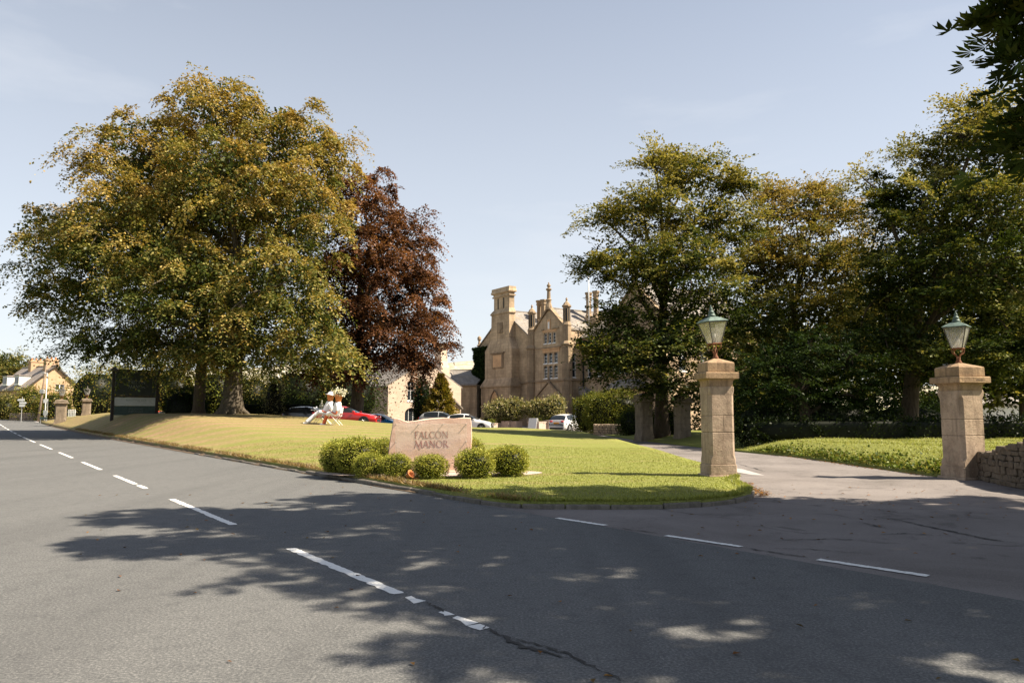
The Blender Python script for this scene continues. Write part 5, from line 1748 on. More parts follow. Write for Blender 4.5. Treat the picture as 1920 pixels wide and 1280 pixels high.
# ------------------------------------------------------------------ pale chapel-like wing, link roof, bell turret
wing = thing('pale_wing', 'sunlit pale pink stone wing with tall arched window and gable', 'building', tuple(Vector((at(727, 776, 80).x, 80.0, 0.3))), R(34))
ww = [(2.1, 3.1, 4.0, 6.4), (1.9, 3.9, 0.4, 2.4)]
wall_open(wing, 'wall', M['pinkwall'], 0, 9, -.5, 4.2, 0, [(2.3, 3.2, 2.6, 4.19), (2.0, 3.6, 0.2, 1.9)], .3)
mb = MB().add([(0, 0, 4.2), (2.3, 0, 4.2), (2.3, 0, 5.65), ], [(0, 1, 2)]).add([(2.3, 0, 4.9), (3.2, 0, 4.9), (3.2, 0, 6.2), (2.3, 0, 5.65)], [(0, 1, 2, 3)]).add([(3.2, 0, 4.2), (9, 0, 4.2), (4.5, 0, 7.0), (3.2, 0, 6.2)], [(0, 1, 2, 3)])
me = bpy.data.meshes.new('gable'); me.from_pydata(mb.v, [], mb.f); obj('gable', me, M['pinkwall'], wing)
window(wing, 2.3, 3.2, 2.6, 4.9, 0, arched=True, bars=(2, 2), arch_mat='pinkwall', depth=.28, fr=.08)
window(wing, 2.0, 3.6, 0.2, 1.9, 0, arched=True, bars=(3, 1), arch_mat='pinkwall', depth=.28, fr=.07)
wall_open(wing, 'side_wall', M['pinkwall'], 0, 12, -.5, 4.2, 0, [], axis='y')
gable_roof(wing, 'roof', 'slate', 0, 9, 0.05, 12, 4.2, 7.0, .2)
mb = MB().prism([(4.2, -.5), (7.4, -.5), (7.4, 1.9), (5.8, 3.2), (4.2, 1.9)], -2.6, -.01)
pw = mb.build('porch', M['manor'], wing)
mb = MB()
for sg in (-1, 1):
    a, b = Vector((5.8 + sg * 1.85, 0, 1.7)), Vector((5.8, 0, 3.3))
    mb.loft([[(p.x, y_, p.z + dz) for y_, dz in ((-2.8, 0), (-.01, 0), (-.01, .18), (-2.8, .18))] for p in (a, b)])
mb.build('porch_roof', M['slate'], pw)
MB().lathe([(.12, 3.3), (.2, 3.5), (.2, 3.7), (.05, 3.9)], 8, (5.8, -2.6, 0)).build('porch_finial', M['manor_trim'], pw)
low = thing('low_cottage', 'lower sunlit cottage front glimpsed beneath the copper beech', 'building', tuple(Vector((at(690, 776, 84).x, 84, .5))), R(30))
wall_open(low, 'wall', M['pinkwall'], -3.5, 2.6, -.6, 2.6, 0, [(-.2, .9, .7, 1.9)], .2)
window(low, -.2, .9, .7, 1.9, 0, bars=(2, 2), depth=.18)
wall_open(low, 'side_wall', M['pinkwall'], 0, 6, -.6, 2.6, 2.6, [], axis='y')
ridge_x_roof(low, 'roof', 'slate', -3.8, 2.8, 0, 6, 2.6, 4.8)
lk = at(868, 776, 97)
link = thing('link_wing', 'low shaded wing with stone slate roof joining the ivy corner', 'building', (lk.x, lk.y, 0), R(-18))
MB().box(-4.0, 1.9, 0, 8, -.2, 5.3).build('wall', M['manor'], link)
MB().box(-4.6, -1.6, -1.4, 5, -.2, 5.6).build('end_bay', M['manor'], link)
ridge_x_roof(link, 'roof', 'slate', -4.2, 1.95, 0, 8, 5.3, 7.2)
gable_roof(link, 'end_roof', 'slate', -4.6, -1.6, -1.4, 4, 5.6, 7.1, .2)
MB().tube([(-1.5, -1.5, 0), (-1.5, -1.5, 5.5)], .09, 6).build('drainpipe', M['black'], link)
bt = at(826, 776, 92)
tur = thing('stone_chimney_tower', 'square stone chimney tower showing past the copper beech edge', 'tower', (bt.x, bt.y, 0), R(-40))
MB().loft([ring(-.75, .75, -.75, .75, 0), ring(-.75, .75, -.75, .75, 7.2), ring(-.55, .55, -.55, .55, 7.9), ring(-.55, .55, -.55, .55, 9.6)]).build('shaft', M['pinkwall'], tur)
MB().box(-.75, .75, -.75, .75, 9.6, 9.85, .04).box(-.62, .62, -.62, .62, 9.85, 10.1, .03).build('cap', M['manor_trim'], tur)

# ------------------------------------------------------------------ house on the far corner
hb = at(50, 776, 108)
hz = 0.75
house = thing('corner_house', 'sandstone house with sunlit gable, dormers and chimneys at the far corner', 'house', (hb.x, hb.y, hz), R(55))
HW = 6.9
hw = [(3.9, 5.1, 4.5, 5.5), (4.35, 4.95, 2.1, 2.85)]
wall_open(house, 'gable_wall', M['housewall'], 0, HW, -1, 4.6, 0, [(4.35, 4.95, 2.1, 2.85), (3.6, 4.9, 4.25, 4.59)], .15)
mb = MB()
for tri in ([(0, 4.6), (3.6, 4.6), (3.6, 7.58), (3.45, 7.7)], [(4.9, 4.6), (HW, 4.6), (4.9, 6.4)], [(3.6, 5.15), (4.9, 5.15), (4.9, 6.4), (3.6, 7.58)]):
    mb.add([(x, 0, z) for x, z in tri], [tuple(range(len(tri)))])
me = bpy.data.meshes.new('gable_top'); me.from_pydata(mb.v, [], mb.f); obj('gable_top', me, M['housewall'], house)
window(house, 3.6, 4.25, 4.25, 5.15, 0, bars=(1, 1), depth=.14)
window(house, 4.25, 4.9, 4.25, 5.15, 0, bars=(1, 1), depth=.14)
window(house, 4.35, 4.95, 2.1, 2.85, 0, bars=(1, 1), depth=.14, fr=.1)
wall_open(house, 'side_wall', M['housewall'], 0, 11, -1, 4.6, 0, [(2, 3.2, 1.2, 2.6), (6, 7.2, 1.2, 2.6)], .15, axis='y')
for h in ((2, 3.2, 1.2, 2.6), (6, 7.2, 1.2, 2.6)):
    window(house, *h, -0.3, bars=(2, 2), axis='y', depth=.1)
wall_open(house, 'side_wall', M['housewall'], 0, 11, -1, 4.6, HW, [], .15, axis='y')
gable_roof(house, 'roof', 'house_slate', 0, HW, -.25, 11, 4.6, 7.7, .5)
for sg in (-1, 1):
    a, b = Vector((HW / 2 + sg * (HW / 2 + .5), 0, 4.2)), Vector((HW / 2, 0, 7.72))
    mb = MB().loft([[(p.x, y_, p.z + dz) for y_, dz in ((-.33, 0), (-.25, 0), (-.25, .26), (-.33, .26))] for p in (a, b)])
    mb.build('bargeboard', M['wood'], house)
for yy in (1.0, 6.0):
    c_ = MB().box(2.6, 4.4, yy, yy + .9, 6.4, 8.9, .03).box(2.5, 4.5, yy - .08, yy + .98, 8.65, 8.82).build('chimney', M['housewall'], house)
    for q_ in range(3):
        MB().lathe([(.14, 8.9), (.11, 9.25), (.13, 9.28)], 8, (2.9 + q_ * .6, yy + .45, 0)).build('chimney_pot', M['terracotta'], c_)
for yy in (3.0, 7.0):
    d_ = MB().box(-.1, 1.7, yy, yy + 1.5, 5.0, 6.35).build('dormer', M['white'], house)
    MB().box(-.2, 2.6, yy - .15, yy + 1.65, 6.36, 6.5).build('dormer_roof', M['house_slate'], d_)
    MB().box(-.16, -.102, yy + .2, yy + 1.3, 5.25, 6.2).build('pane', M['glass'], d_)
# low wall before the house, and roadside furniture
def low_wall(name, label, p0, p1, h, seed):
    p0, p1 = np.array(p0), np.array(p1)
    L = float(np.hypot(*(p1 - p0)))
    a = math.atan2(*(p1 - p0)[::-1])
    z = float(zr(to_st(*((p0 + p1) / 2))[0]))
    w_ = thing(name, label, 'wall', (p0[0], p0[1], z), a)
    MB().box(0, L, -.18, .18, -.4, h - .06).build('wall_core', M['mortar'], w_)
    r_ = random.Random(seed)
    zz = 0
    while zz < h:
        hr = r_.uniform(.16, .26)
        d = 0
        while d < L:
            l = r_.uniform(.3, .8)
            o = bpy.data.objects.new('wall_stone', far_me[r_.randrange(len(far_me))])
            COL.objects.link(o); o.parent = w_
            o.location = (min(d + l / 2, L), r_.uniform(-.02, .02), zz + hr / 2)
            o.scale = (l - .03, .44, hr - .02)
            d += l
        zz += hr
    return w_
far_me = []
for k_ in range(6):
    mb = MB().box(-.5, .5, -.5, .5, -.5, .5, .1)
    mb.v = [(x + rw.uniform(-.06, .06), y + rw.uniform(-.05, .05), z + rw.uniform(-.07, .07)) for x, y, z in mb.v]
    me = mb.mesh('wall_stone'); me.materials.append(M['pier']); far_me.append(me)
A_ = at(126, 778, 90); B_ = at(158, 778, 92)
low_wall('roadside_wall', 'low sunlit rubble wall between the two far gate piers', (A_.x, A_.y), (B_.x, B_.y), 1.35, 3)
A_ = at(20, 778, 100); B_ = at(108, 778, 98)
low_wall('garden_wall', 'low rubble garden wall below the corner house', (A_.x, A_.y), (B_.x, B_.y), 1.0, 4)
def zg(x, y):
    return float(zr(to_st(x, y)[0]))
p = at(72, 780, 96)
tp = thing('telegraph_pole', 'wooden telegraph pole leaning in front of the corner house', 'pole', (p.x, p.y, zg(p.x, p.y)), 0)
tp.rotation_euler = (0, R(5), 0)
MB().tube([(0, 0, -.3), (0, 0, 3), (0, 0, 7.2)], [.16, .14, .10], 8).build('shaft', M['pole_wood'], tp, True)
MB().box(-.5, .5, -.05, .05, 6.5, 6.62).box(-.4, .4, -.05, .05, 6.1, 6.2).build('crossarm', M['pole_wood'], tp)
MB().box(-.28, .28, -.2, .1, 3.6, 4.1, .03).build('junction_box', M['steel'], tp)
p2 = at(84, 780, 94)
lp = thing('lamp_post', 'thin pale lamp post with short arm before the corner house', 'lamp post', (p2.x, p2.y, zg(p2.x, p2.y)), 0)
MB().tube([(0, 0, 0), (0, 0, 2.5), (0, 0, 6.1)], [.09, .06, .05], 8).build('column', M['white'], lp, True)
MB().tube([(0, 0, 6.05), (-.35, 0, 6.12)], .035, 6).build('arm', M['white'], lp)
MB().box(-.75, -.3, -.1, .1, 6.08, 6.2, .03).build('lamp_head', M['steel'], lp)
p3 = at(40, 780, 92)
fs = thing('finger_post', 'signpost with stacked white finger boards at the junction', 'signpost', (p3.x, p3.y, zg(p3.x, p3.y)), 0)
MB().tube([(0, 0, 0), (0, 0, 3.1)], .045, 7).build('post', M['steel'], fs)
for k_, (w_, z_, s_) in enumerate(((.75, 2.72, -1), (.75, 2.35, 1), (.55, 2.02, 1))):
    MB().prism([(-.3, z_ - .13), (w_ * .6, z_ - .13), (w_ * .8, z_), (w_ * .6, z_ + .13), (-.3, z_ + .13)] if s_ > 0 else [(.3, z_ - .13), (.3, z_ + .13), (-w_ * .6, z_ + .13), (-w_ * .8, z_), (-w_ * .6, z_ - .13)], -.075, -.05).build('finger_board', M['white'], fs)
p4 = at(88, 780, 90)
bs_ = thing('bus_stop_sign', 'bus stop pole with square white flag and timetable case', 'sign', (p4.x, p4.y, zg(p4.x, p4.y)), 0)
MB().tube([(0, 0, 0), (0, 0, 2.9)], .04, 7).build('post', M['steel'], bs_)
MB().box(-.5, .02, -.06, -.045, 2.4, 2.85).build('flag', M['white'], bs_)
MB().box(-.42, .1, -.1, -.045, 0.9, 1.5, .02).build('timetable_case', M['sign_grey'], bs_)
p5 = at(82, 780, 88)
sn = thing('street_nameplate', 'low green street nameplate on two short posts', 'sign', (p5.x, p5.y, zg(p5.x, p5.y)), 0)
for xx in (-.35, .35):
    MB().box(xx - .04, xx + .04, -.03, .03, 0, .75).build('post', M['steel'], sn)
MB().box(-.45, .45, -.05, -.031, .5, .72).build('plate', M['sign_teal'], sn)
p6 = at(134, 780, 86)
br_ = thing('white_picket', 'short white picket barrier in front of the sunlit rubble wall', 'barrier', (p6.x, p6.y, float(lawn_h(p6.x, p6.y))), 0)
for k_ in range(5):
    MB().box(-.4 + k_ * .18, -.3 + k_ * .18, -.02, .02, 0, .85).build('picket', M['white'], br_)
MB().box(-.45, .45, .021, .05, .5, .62).build('rail', M['white'], br_)
wre = thing('overhead_wire', 'thin overhead wire running from the corner house gable', 'wire', tuple(at(105, 685, 100)), 0)
q0, q1 = at(105, 685, 100), at(230, 690, 100)
MB().tube([q0 - q0, (q1 - q0) * .5 + Vector((0, 0, -.35)), q1 - q0], .022, 4).build('cable', M['black'], wre)

# ================================================================== PLANTING
HEDGE = [(0.020, 0.034, 0.008), (0.040, 0.060, 0.012), (0.075, 0.095, 0.018)]
BRIGHT = [(0.060, 0.080, 0.014), (0.120, 0.135, 0.022), (0.205, 0.190, 0.036)]
def ground_at(x, y):
    s, t_ = to_st(x, y)
    return float(max(zf(x, y), 0)) if s < 108 else float(zr(s))
def px_plant(name, label, cat, px, Y, w, py_top, seed, n, leaf, pal, depth=None, group=None, e=2.4, z=None, **kw):
    x = (px - 960) / F * Y
    z0 = ground_at(x, Y) if z is None else z
    top = at(px, py_top, Y).z
    rx = w / 2 * Y / F
    return plant(name, label, cat, (x, Y, z0 - .1), seed, rx, depth or rx, max(.4, top - z0 + .1), n, leaf, pal, group=group, e=e, **kw)
# clipped dark hedge beyond the bank and the yew's foot
hd = thing('clipped_hedge', 'long dark clipped hedge along the top of the grass bank', 'hedge', (20, 31.2, .25), 0)
o = bush_mesh('foliage', 71, 11.5, .6, 1.08, 22000, .11, [(.007, .014, .004), (.014, .024, .006), (.024, .036, .008)], e=7, rough=.16, wave=.10)  # near-black leaf colours stand in for the shade over this hedge
o.parent = hd
px_plant('tall_hedge', 'big sunlit topped privet hedge beside the white hatchback', 'hedge', 1150, 57, 100, 736, 72, 15000, .12, BRIGHT, depth=1.6, e=3.4, rough=.10, wave=.14)
px_plant('tall_shrub', 'leafy yellow green shrub at the hedge end behind the white hatchback', 'shrub', 1100, 60, 46, 742, 73, 5000, .14, BRIGHT, e=2.2, rough=.2, wave=.25)
px_plant('dark_shrub', 'dark rounded shrub between the tall hedge and the inner gate pier', 'shrub', 1188, 50, 56, 766, 74, 5000, .10, HEDGE, e=2.3, rough=.12, wave=.15)
px_plant('laurel_shrub', 'glossy dark laurel between the two inner gate piers', 'shrub', 1247, 46, 64, 766, 75, 5000, .13, HEDGE, e=2.3, rough=.16, wave=.2)
px_plant('sunlit_hedge', 'sunlit low hedge seen past the yew up the drive', 'hedge', 1400, 62, 120, 764, 76, 7000, .16, BRIGHT, depth=1.2, e=3.5, rough=.14)
lw = low_wall('hedge_footing', 'low rubble wall at the foot of the tall hedge', (at(1118, 800, 54).x, 54.6), (at(1190, 800, 52).x, 51.2), .75, 8)
# behind the great beech
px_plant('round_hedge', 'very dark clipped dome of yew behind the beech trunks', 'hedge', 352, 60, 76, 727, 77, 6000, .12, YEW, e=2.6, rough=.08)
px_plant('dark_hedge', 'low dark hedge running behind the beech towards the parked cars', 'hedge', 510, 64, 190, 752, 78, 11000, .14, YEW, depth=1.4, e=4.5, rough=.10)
for k_, (px, Y, w, top, pal, lab) in enumerate([(325, 72, 90, 690, SHRUB, 'sunlit golden shrub left of the dark yew dome'), (405, 70, 70, 690, BRIGHT, 'bright green shrub in the gap between the two beech trunks'),
        (285, 80, 80, 700, SHRUB, 'reddish gold shrub behind the roadside sign'), (470, 72, 80, 700, OLIVE, 'olive shrub just right of the beech trunk'), (560, 74, 110, 690, HEDGE, 'dark laurel mass behind the flowerpot figures'), (650, 76, 120, 700, HEDGE, 'dark shrub mass under the copper beech behind the red car')]):
    px_plant('tall_shrub', lab, 'shrub', px, Y, w, top, 90 + k_, 9000, .19, pal, e=2.1, rough=.28, wave=.3, z=.4)
px_plant('variegated_shrub', 'pale cream variegated shrub in front of the dark hedge', 'shrub', 516, 62.5, 34, 704, 84, 3000, .13, [(0.16, .16, .06), (.30, .28, .15), (.42, .38, .25)], e=2.0, rough=.3, wave=.3)
# left edge
for k_, (px, Y, w, top, pal, lab) in enumerate([(180, 92, 80, 690, SHRUB, 'yellow green bush beside the corner house gable'), (232, 96, 70, 680, OLIVE, 'olive bush behind the roadside sign post'), (105, 99, 60, 735, SHRUB, 'flowering garden bush below the small gable window'),
        (60, 101, 46, 728, SHRUB, 'red tinged garden bush by the telegraph pole'), (14, 104, 44, 745, OLIVE, 'brown heather bush at the far road edge')]):
    px_plant('garden_bush', lab, 'bush', px, Y, w, top, 100 + k_, 6000, .22, pal, e=2.1, rough=.25, wave=.3, z=.5)
# trees behind the far house
for k_, (px, top, w, Y, lab) in enumerate([(10, 655, 60, 150, 'dark pine with bare spire tops behind the corner house'), (50, 668, 66, 145, 'rusty green tree behind the roof of the corner house'), (-30, 660, 70, 150, 'dark tree at the edge of the wood behind the house'), (88, 672, 40, 150, 'small green tree beyond the chimneys of the corner house')]):
    L_ = lobe_px([(px, top + 30, w * .45, 28, Y, 3.5), (px - w * .2, top + 62, w * .5, 34, Y, 4), (px + w * .22, top + 66, w * .45, 36, Y - 2, 4), (px, top + 95, w * .55, 30, Y - 3, 4)])
    b_ = at(px, 776, Y)
    tree('far_tree', lab, (b_.x, b_.y, 1.5), (b_.x, b_.y, 9), .3, L_, 200 + k_, 'trees behind the corner house', ntip=10, size=1.6, nspray=10, nleaf=12, L=1.9, droop=.2, leaf=.42, wid=.6, pal=OLIVE if k_ % 2 else GREEN, dens=.30, gap=.3, lift=.5, fill=1.2)
# dark wood behind the right hand trees
for k_, (px, top, w, Y, lab) in enumerate([(1640, 520, 150, 58, 'shaded wood tree glimpsed behind the yew'), (1800, 480, 170, 56, 'shaded wood tree glimpsed behind the tall dark beech'), (1480, 590, 140, 62, 'shaded wood tree behind the olive beech'), (1920, 520, 170, 54, 'shaded wood tree beyond the rubble wall'), (1370, 600, 110, 60, 'shaded wood tree behind the lawn corner pier')]):
    L_ = lobe_px([(px, top + 60, w * .5, 70, Y, 3.5), (px - w * .25, top + 130, w * .5, 70, Y, 3.5), (px + w * .25, top + 150, w * .5, 70, Y, 3.5), (px, top + 205, w * .62, 50, Y, 3.5)])
    b_ = at(px, 800, Y)
    tree('wood_tree', lab, (b_.x, b_.y, 0.1), (b_.x, b_.y, 6), .3, L_, 220 + k_, 'wood behind the right hand trees', ntip=10, size=1.3, nspray=12, nleaf=14, L=1.4, droop=.25, leaf=.30, wid=.62, pal=GREEN, dens=.42, gap=.3, lift=.2, fill=3.0)
for k_, (px, Y, w, top, pal, lab) in enumerate([(1560, 44, 130, 752, YEW, 'dark undergrowth behind the clipped hedge below the yew'), (1700, 42, 150, 758, YEW, 'dark undergrowth behind the clipped hedge below the tall beech'), (1760, 52, 90, 742, HEDGE, 'green shrub glimpsed beside the gate pier'), (1440, 45, 120, 756, YEW, 'dark undergrowth beside the drive below the olive beech')]):
    px_plant('undergrowth', lab, 'shrub', px, Y, w, top, 120 + k_, 7000, .14, pal, e=2.2, rough=.3, wave=.3, z=.2)
# golden conifer by the manor
gc = at(826, 785, 74)
rng = np.random.default_rng(33)
n = 9000
hh = rng.random(n) ** 1.3
an = rng.uniform(0, 2 * np.pi, n)
rad_ = (1 - hh) ** .8 * 2.45 * (0.72 + 0.28 * np.sin(hh * 38 + 2 * np.sin(an * 3))) * rng.uniform(.55, 1.05, n) + .05
Pc = np.stack([rad_ * np.cos(an), rad_ * np.sin(an), .15 + hh * 5.3 - rad_ * .18], 1)
axc = np.stack([np.cos(an), np.sin(an), rng.normal(.1, .3, n)], 1) + rng.normal(0, .3, (n, 3))
V_, F_ = leafquads(Pc, axc, rng.normal(0, 1, (n, 3)), rng.uniform(.18, .36, n), rng.uniform(.10, .2, n), None, SIMPLE)
pc = np.array([(0.035, .05, .010), (.10, .10, .018), (.22, .17, .03), (.32, .22, .045)])
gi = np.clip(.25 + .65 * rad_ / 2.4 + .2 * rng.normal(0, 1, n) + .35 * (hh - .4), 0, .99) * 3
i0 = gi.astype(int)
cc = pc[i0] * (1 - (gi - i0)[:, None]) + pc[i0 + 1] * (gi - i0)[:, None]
con = thing('golden_conifer', 'golden tipped conifer standing between the pale wing and the manor', 'tree', (gc.x, gc.y, 0), 0)
leafmesh('crown', V_, F_, np.repeat(cc, 4, 0), M['leaf'], con)
MB().tube([(0, 0, -.2), (0, 0, 2), (0, 0, 5)], [.2, .14, .03], 8).build('trunk', M['bark'], con)
px_plant('dark_cypress', 'dark upright cypress against the pale wing', 'tree', 792, 76, 34, 708, 130, 4000, .18, YEW, e=1.8, rough=.2)

# ------------------------------------------------------------------ planters with standard shrubs
VAR = [(0.10, .115, .04), (.20, .20, .075), (.32, .29, .14), (.40, .33, .20)]
def planter(loc, w, h, label, rz):
    p = thing('planter', label, 'planter', loc, rz, 'square planters before the manor')
    MB().loft([[(x * a, y * a, z) for x, y in ((-w, -w), (w, -w), (w, w), (-w, w))] for z, a in ((0, .46), (.05, .47), (h, .5))]).build('box', M['planter'], p)
    mb = MB()
    for a in range(4):
        Mx = Matrix.Rotation(a * math.pi / 2, 4, 'Z')
        mb.box(-w * .5 - .02, w * .5 + .02, -w * .5 - .025, -w * .5 + .06, h + .001, h + .07, .01, Mx)
    mb.build('rim', M['planter'], p)
    MB().box(-w * .44, w * .44, -w * .44, w * .44, h - .05, h + .02).build('soil', M['soil'], p)
    o = bush_mesh('low_plants', int(abs(loc[0] * 10)) + 3, w * .4, w * .4, .32, 260, .13, BRIGHT, e=2, rough=.4, core=False)
    o.parent = p; o.location = (0, 0, h); kind(o, 'stuff')
    return p
pls = [(922, 66.5, .78, .62, 'broad low planter next to the parked white car'), (938, 68, .72, .62, 'planter under the left standard shrub before the chimney gable'), (951, 67.5, .8, .80, 'taller square planter beside the left standard shrub'), (967, 67.5, .85, .80, 'square planter at the end of the left row'),
       (1008, 65.5, 1.25, .78, 'broad square planter before the manor door'), (1027, 66, .9, .90, 'planter half hidden behind the white hatchback')]
for px, Y, w, h, lab in pls:
    x = (px - 960) / F * Y
    planter((x, Y, ground_at(x, Y)), w, h, lab, R(-40))
def standard(px, Y, py, w, h, label, seed):
    c_ = at(px, py, Y)
    z0 = ground_at(c_.x, Y) + .6
    root = thing('standard_shrub', label, 'shrub', (c_.x, Y, z0), 0, 'variegated standard shrubs before the manor')
    r_ = w / 2 * Y / F
    hgt = h * Y / F
    o = bush_mesh('crown', seed, r_, r_ * .8, hgt, 3200, .16, VAR, e=2.0, rough=.22, wave=.3)
    o.parent = root; o.location = (0, 0, c_.z - hgt / 2 - z0)
    MB().tube([(0, 0, -.3), (.04, 0, .6), (0, 0, c_.z - z0)], [.07, .06, .05], 7).build('stem', M['bark'], root)
standard(935, 68, 769, 44, 34, 'pale variegated standard shrub by the parked white car', 140)
standard(963, 67.5, 766, 40, 33, 'rounded variegated standard shrub before the chimney gable', 141)
standard(1003, 67, 767, 36, 31, 'variegated standard shrub left of the manor door', 142)
standard(1036, 66.5, 762, 46, 33, 'largest variegated standard shrub before the manor door', 143)
px_plant('potted_shrub', 'small dark cream edged shrub in the shade by the planters', 'shrub', 915, 69, 20, 778, 144, 900, .12, VAR, e=2, rough=.3)
ab = at(1000, 790, 64.8)
a_ = thing('a_board', 'white folding notice board standing between the planters', 'sign', (ab.x, ab.y, ground_at(ab.x, ab.y)), R(-35))
for sg in (-1, 1):
    MB().loft([[(x, y, z) for x, y in ((-.42, sg * (.3 - z * .22)), (.42, sg * (.3 - z * .22)), (.42, sg * (.3 - z * .22) + .03), (-.42, sg * (.3 - z * .22) + .03))] for z in (.02, 1.15)]).build('panel', M['white'], a_)

# ================================================================== CARS
def car(name, label, loc, rz, paint, L=4.0, Wd=1.70, H=1.5, low=False, group='cars parked before the manor', rear='hatch'):
    p = thing(name, label, 'car', loc, rz, group)
    k_ = L / 4.0
    hs = H / 1.5
    top = [(0, .50), (.04, .66), (.25, .78), (.6, .87), (1.0, .96), (1.15, 1.0), (1.55, 1.26), (1.9, 1.43), (2.3, 1.495), (2.8, 1.50), (3.2, 1.46), (3.5, 1.39), (3.68, 1.25), (3.86, 1.02), (3.96, .86), (4.0, .55)]
    if low:
        top = [(0, .50), (.04, .64), (.25, .74), (.6, .84), (1.05, .92), (1.25, .96), (1.6, 1.17), (1.95, 1.34), (2.3, 1.42), (2.7, 1.43), (3.1, 1.36), (3.4, 1.22), (3.7, 1.06), (3.9, .98), (3.97, .9), (4.0, .55)]
    xs = [0, .04, .12, .25, .45, .6, .8, 1.0, 1.15, 1.3, 1.55, 1.75, 1.9, 2.1, 2.22, 2.28, 2.5, 2.8, 3.0, 3.2, 3.35, 3.5, 3.68, 3.78, 3.86, 3.93, 3.97, 4.0]
    zt = np.interp(xs, [a for a, b in top], [b for a, b in top])
    gh0, gh1 = 1.15, 3.9
    rows = []
    for x, z in zip(xs, zt):
        e = min(1, (x + .02) / .45) ** .45 * min(1, (4.02 - x) / .35) ** .4
        w = Wd / 2 * (.80 + .20 * e)
        g = gh0 < x < gh1
        belt = min(z - .02, .93 + .035 * (x - 1.15)) if g else z - .05
        u = max(0, z - belt)
        wt = w * .97 - u * .42 if g else w * .80
        rows.append([(0, .20), (w * .86, .20), (w * .97, .30), (w, .50), (w * .99, .72), (w * .965, belt), (wt, z - (.05 if g else .015)), (wt * .55, z + .005), (0, z + .012)])
    nrow = len(rows[0])
    body, scr, wind = MB(), MB(), MB()
    panes = {}
    def pt(i, j, sg):
        return (xs[i] * k_ - L / 2, sg * rows[i][j][0], rows[i][j][1] * hs)
    side_ok = lambda i: (1.3 <= xs[i] and xs[i + 1] <= 3.5) and not (2.2 < xs[i] < 2.27)
    for i in range(len(xs) - 1):
        for j in range(nrow - 1):
            for sg in (1, -1):
                q = [pt(i, j, sg), pt(i + 1, j, sg), pt(i + 1, j + 1, sg), pt(i, j + 1, sg)]
                if j == 5 and side_ok(i):
                    panes.setdefault((sg, xs[i] > 2.25), MB()).add(q, [(0, 1, 2, 3)])
                elif j in (6, 7) and (1.15 <= xs[i] and xs[i + 1] <= 1.9):
                    wind.add(q, [(0, 1, 2, 3)])
                elif j in (6, 7) and ((3.5 <= xs[i] and xs[i + 1] <= 3.87) if not low else (3.1 <= xs[i] and xs[i + 1] <= 3.7)):
                    scr.add(q, [(0, 1, 2, 3)])
                else:
                    body.add(q, [(0, 1, 2, 3)])
    for i in (0, len(xs) - 1):
        for j in range(nrow - 1):
            body.add([pt(i, j, 1), pt(i, j + 1, 1), pt(i, j + 1, -1), pt(i, j, -1)], [(0, 1, 2, 3)])
    def fin(mb, nm, mat):
        me = bpy.data.meshes.new(nm)
        me.from_pydata(mb.v, [], mb.f)
        bm = bmesh.new(); bm.from_mesh(me)
        bmesh.ops.remove_doubles(bm, verts=bm.verts[:], dist=1e-4)
        bmesh.ops.recalc_face_normals(bm, faces=bm.faces[:])
        bm.to_mesh(me); bm.free()
        me.polygons.foreach_set('use_smooth', [True] * len(me.polygons))
        return obj(nm, me, mat, p)
    fin(body, 'body', M[paint])
    for mb_ in panes.values():
        fin(mb_, 'side_window', M['glass'])
    fin(wind, 'windscreen', M['glass'])
    fin(scr, 'rear_screen', M['glass'])
    for wx in (.74, 3.22):
        for sg in (1, -1):
            x = wx * k_ - L / 2
            y = sg * (Wd / 2 - .10)
            R90 = Matrix.Rotation(math.pi / 2, 4, 'X')
            arch = MB().lathe([(.05, -.13), (.375, -.13), (.375, .115), (.05, .115)], 20, (0, 0, 0), R90).build('wheel_arch', M['trim'], p)
            arch.location = (x, y, .33)
            tyre = MB().lathe([(.19, -.10), (.29, -.11), (.315, -.08), (.315, .08), (.29, .125), (.19, .12)], 20, (0, 0, 0), Matrix.Rotation(-sg * math.pi / 2, 4, 'X')).build('wheel', M['rubber'], p, True)
            tyre.location = (x, y, .315)
            rim = MB()
            for a in range(5):
                rim.box(-.03, .03, .02, .19, .115, .135, .006, Matrix.Rotation(-sg * math.pi / 2, 4, 'X') @ Matrix.Rotation(a * 2 * math.pi / 5, 4, 'Z'))
            rim.lathe([(.17, .08), (.20, .13), (.205, .135), (.195, .09)], 20, (0, 0, 0), Matrix.Rotation(-sg * math.pi / 2, 4, 'X'))
            rim.lathe([(.001, .1), (.05, .1), (.05, .14), (.001, .145)], 10, (0, 0, 0), Matrix.Rotation(-sg * math.pi / 2, 4, 'X'))
            rim.build('rim', M['alloy'], tyre)
    xr = L / 2
    for sg in (1, -1):
        MB().box(xr - .22, xr + .004, sg * Wd * .33 - .13, sg * Wd * .33 + .13, .82 * hs, .96 * hs, .03).build('tail_light', M['red_lens'], p)
        MB().box(-xr - .002, -xr + .3, sg * Wd * .33 - .15, sg * Wd * .33 + .15, .60 * hs, .71 * hs, .03).build('headlight', M['clear_lens'], p)
        MB().box(-xr + 1.28 * k_, -xr + 1.45 * k_, sg * (Wd / 2 + .08) - .08, sg * (Wd / 2 + .08) + .08, .93 * hs, 1.06 * hs, .03).build('door_mirror', M[paint], p)
        MB().box(-xr + 1.9 * k_, -xr + 2.06 * k_, sg * (Wd / 2 - .005) - .012, sg * (Wd / 2 - .005) + .012, .78 * hs, .81 * hs).build('door_handle', M[paint], p)
    MB().box(xr - .02, xr + .012, -.26, .26, .70 * hs, .81 * hs).build('number_plate', M['plate'], p)
    MB().box(xr - .06, xr + .02, -Wd * .40, Wd * .40, .24, .42, .03).build('rear_bumper', M['trim'], p)
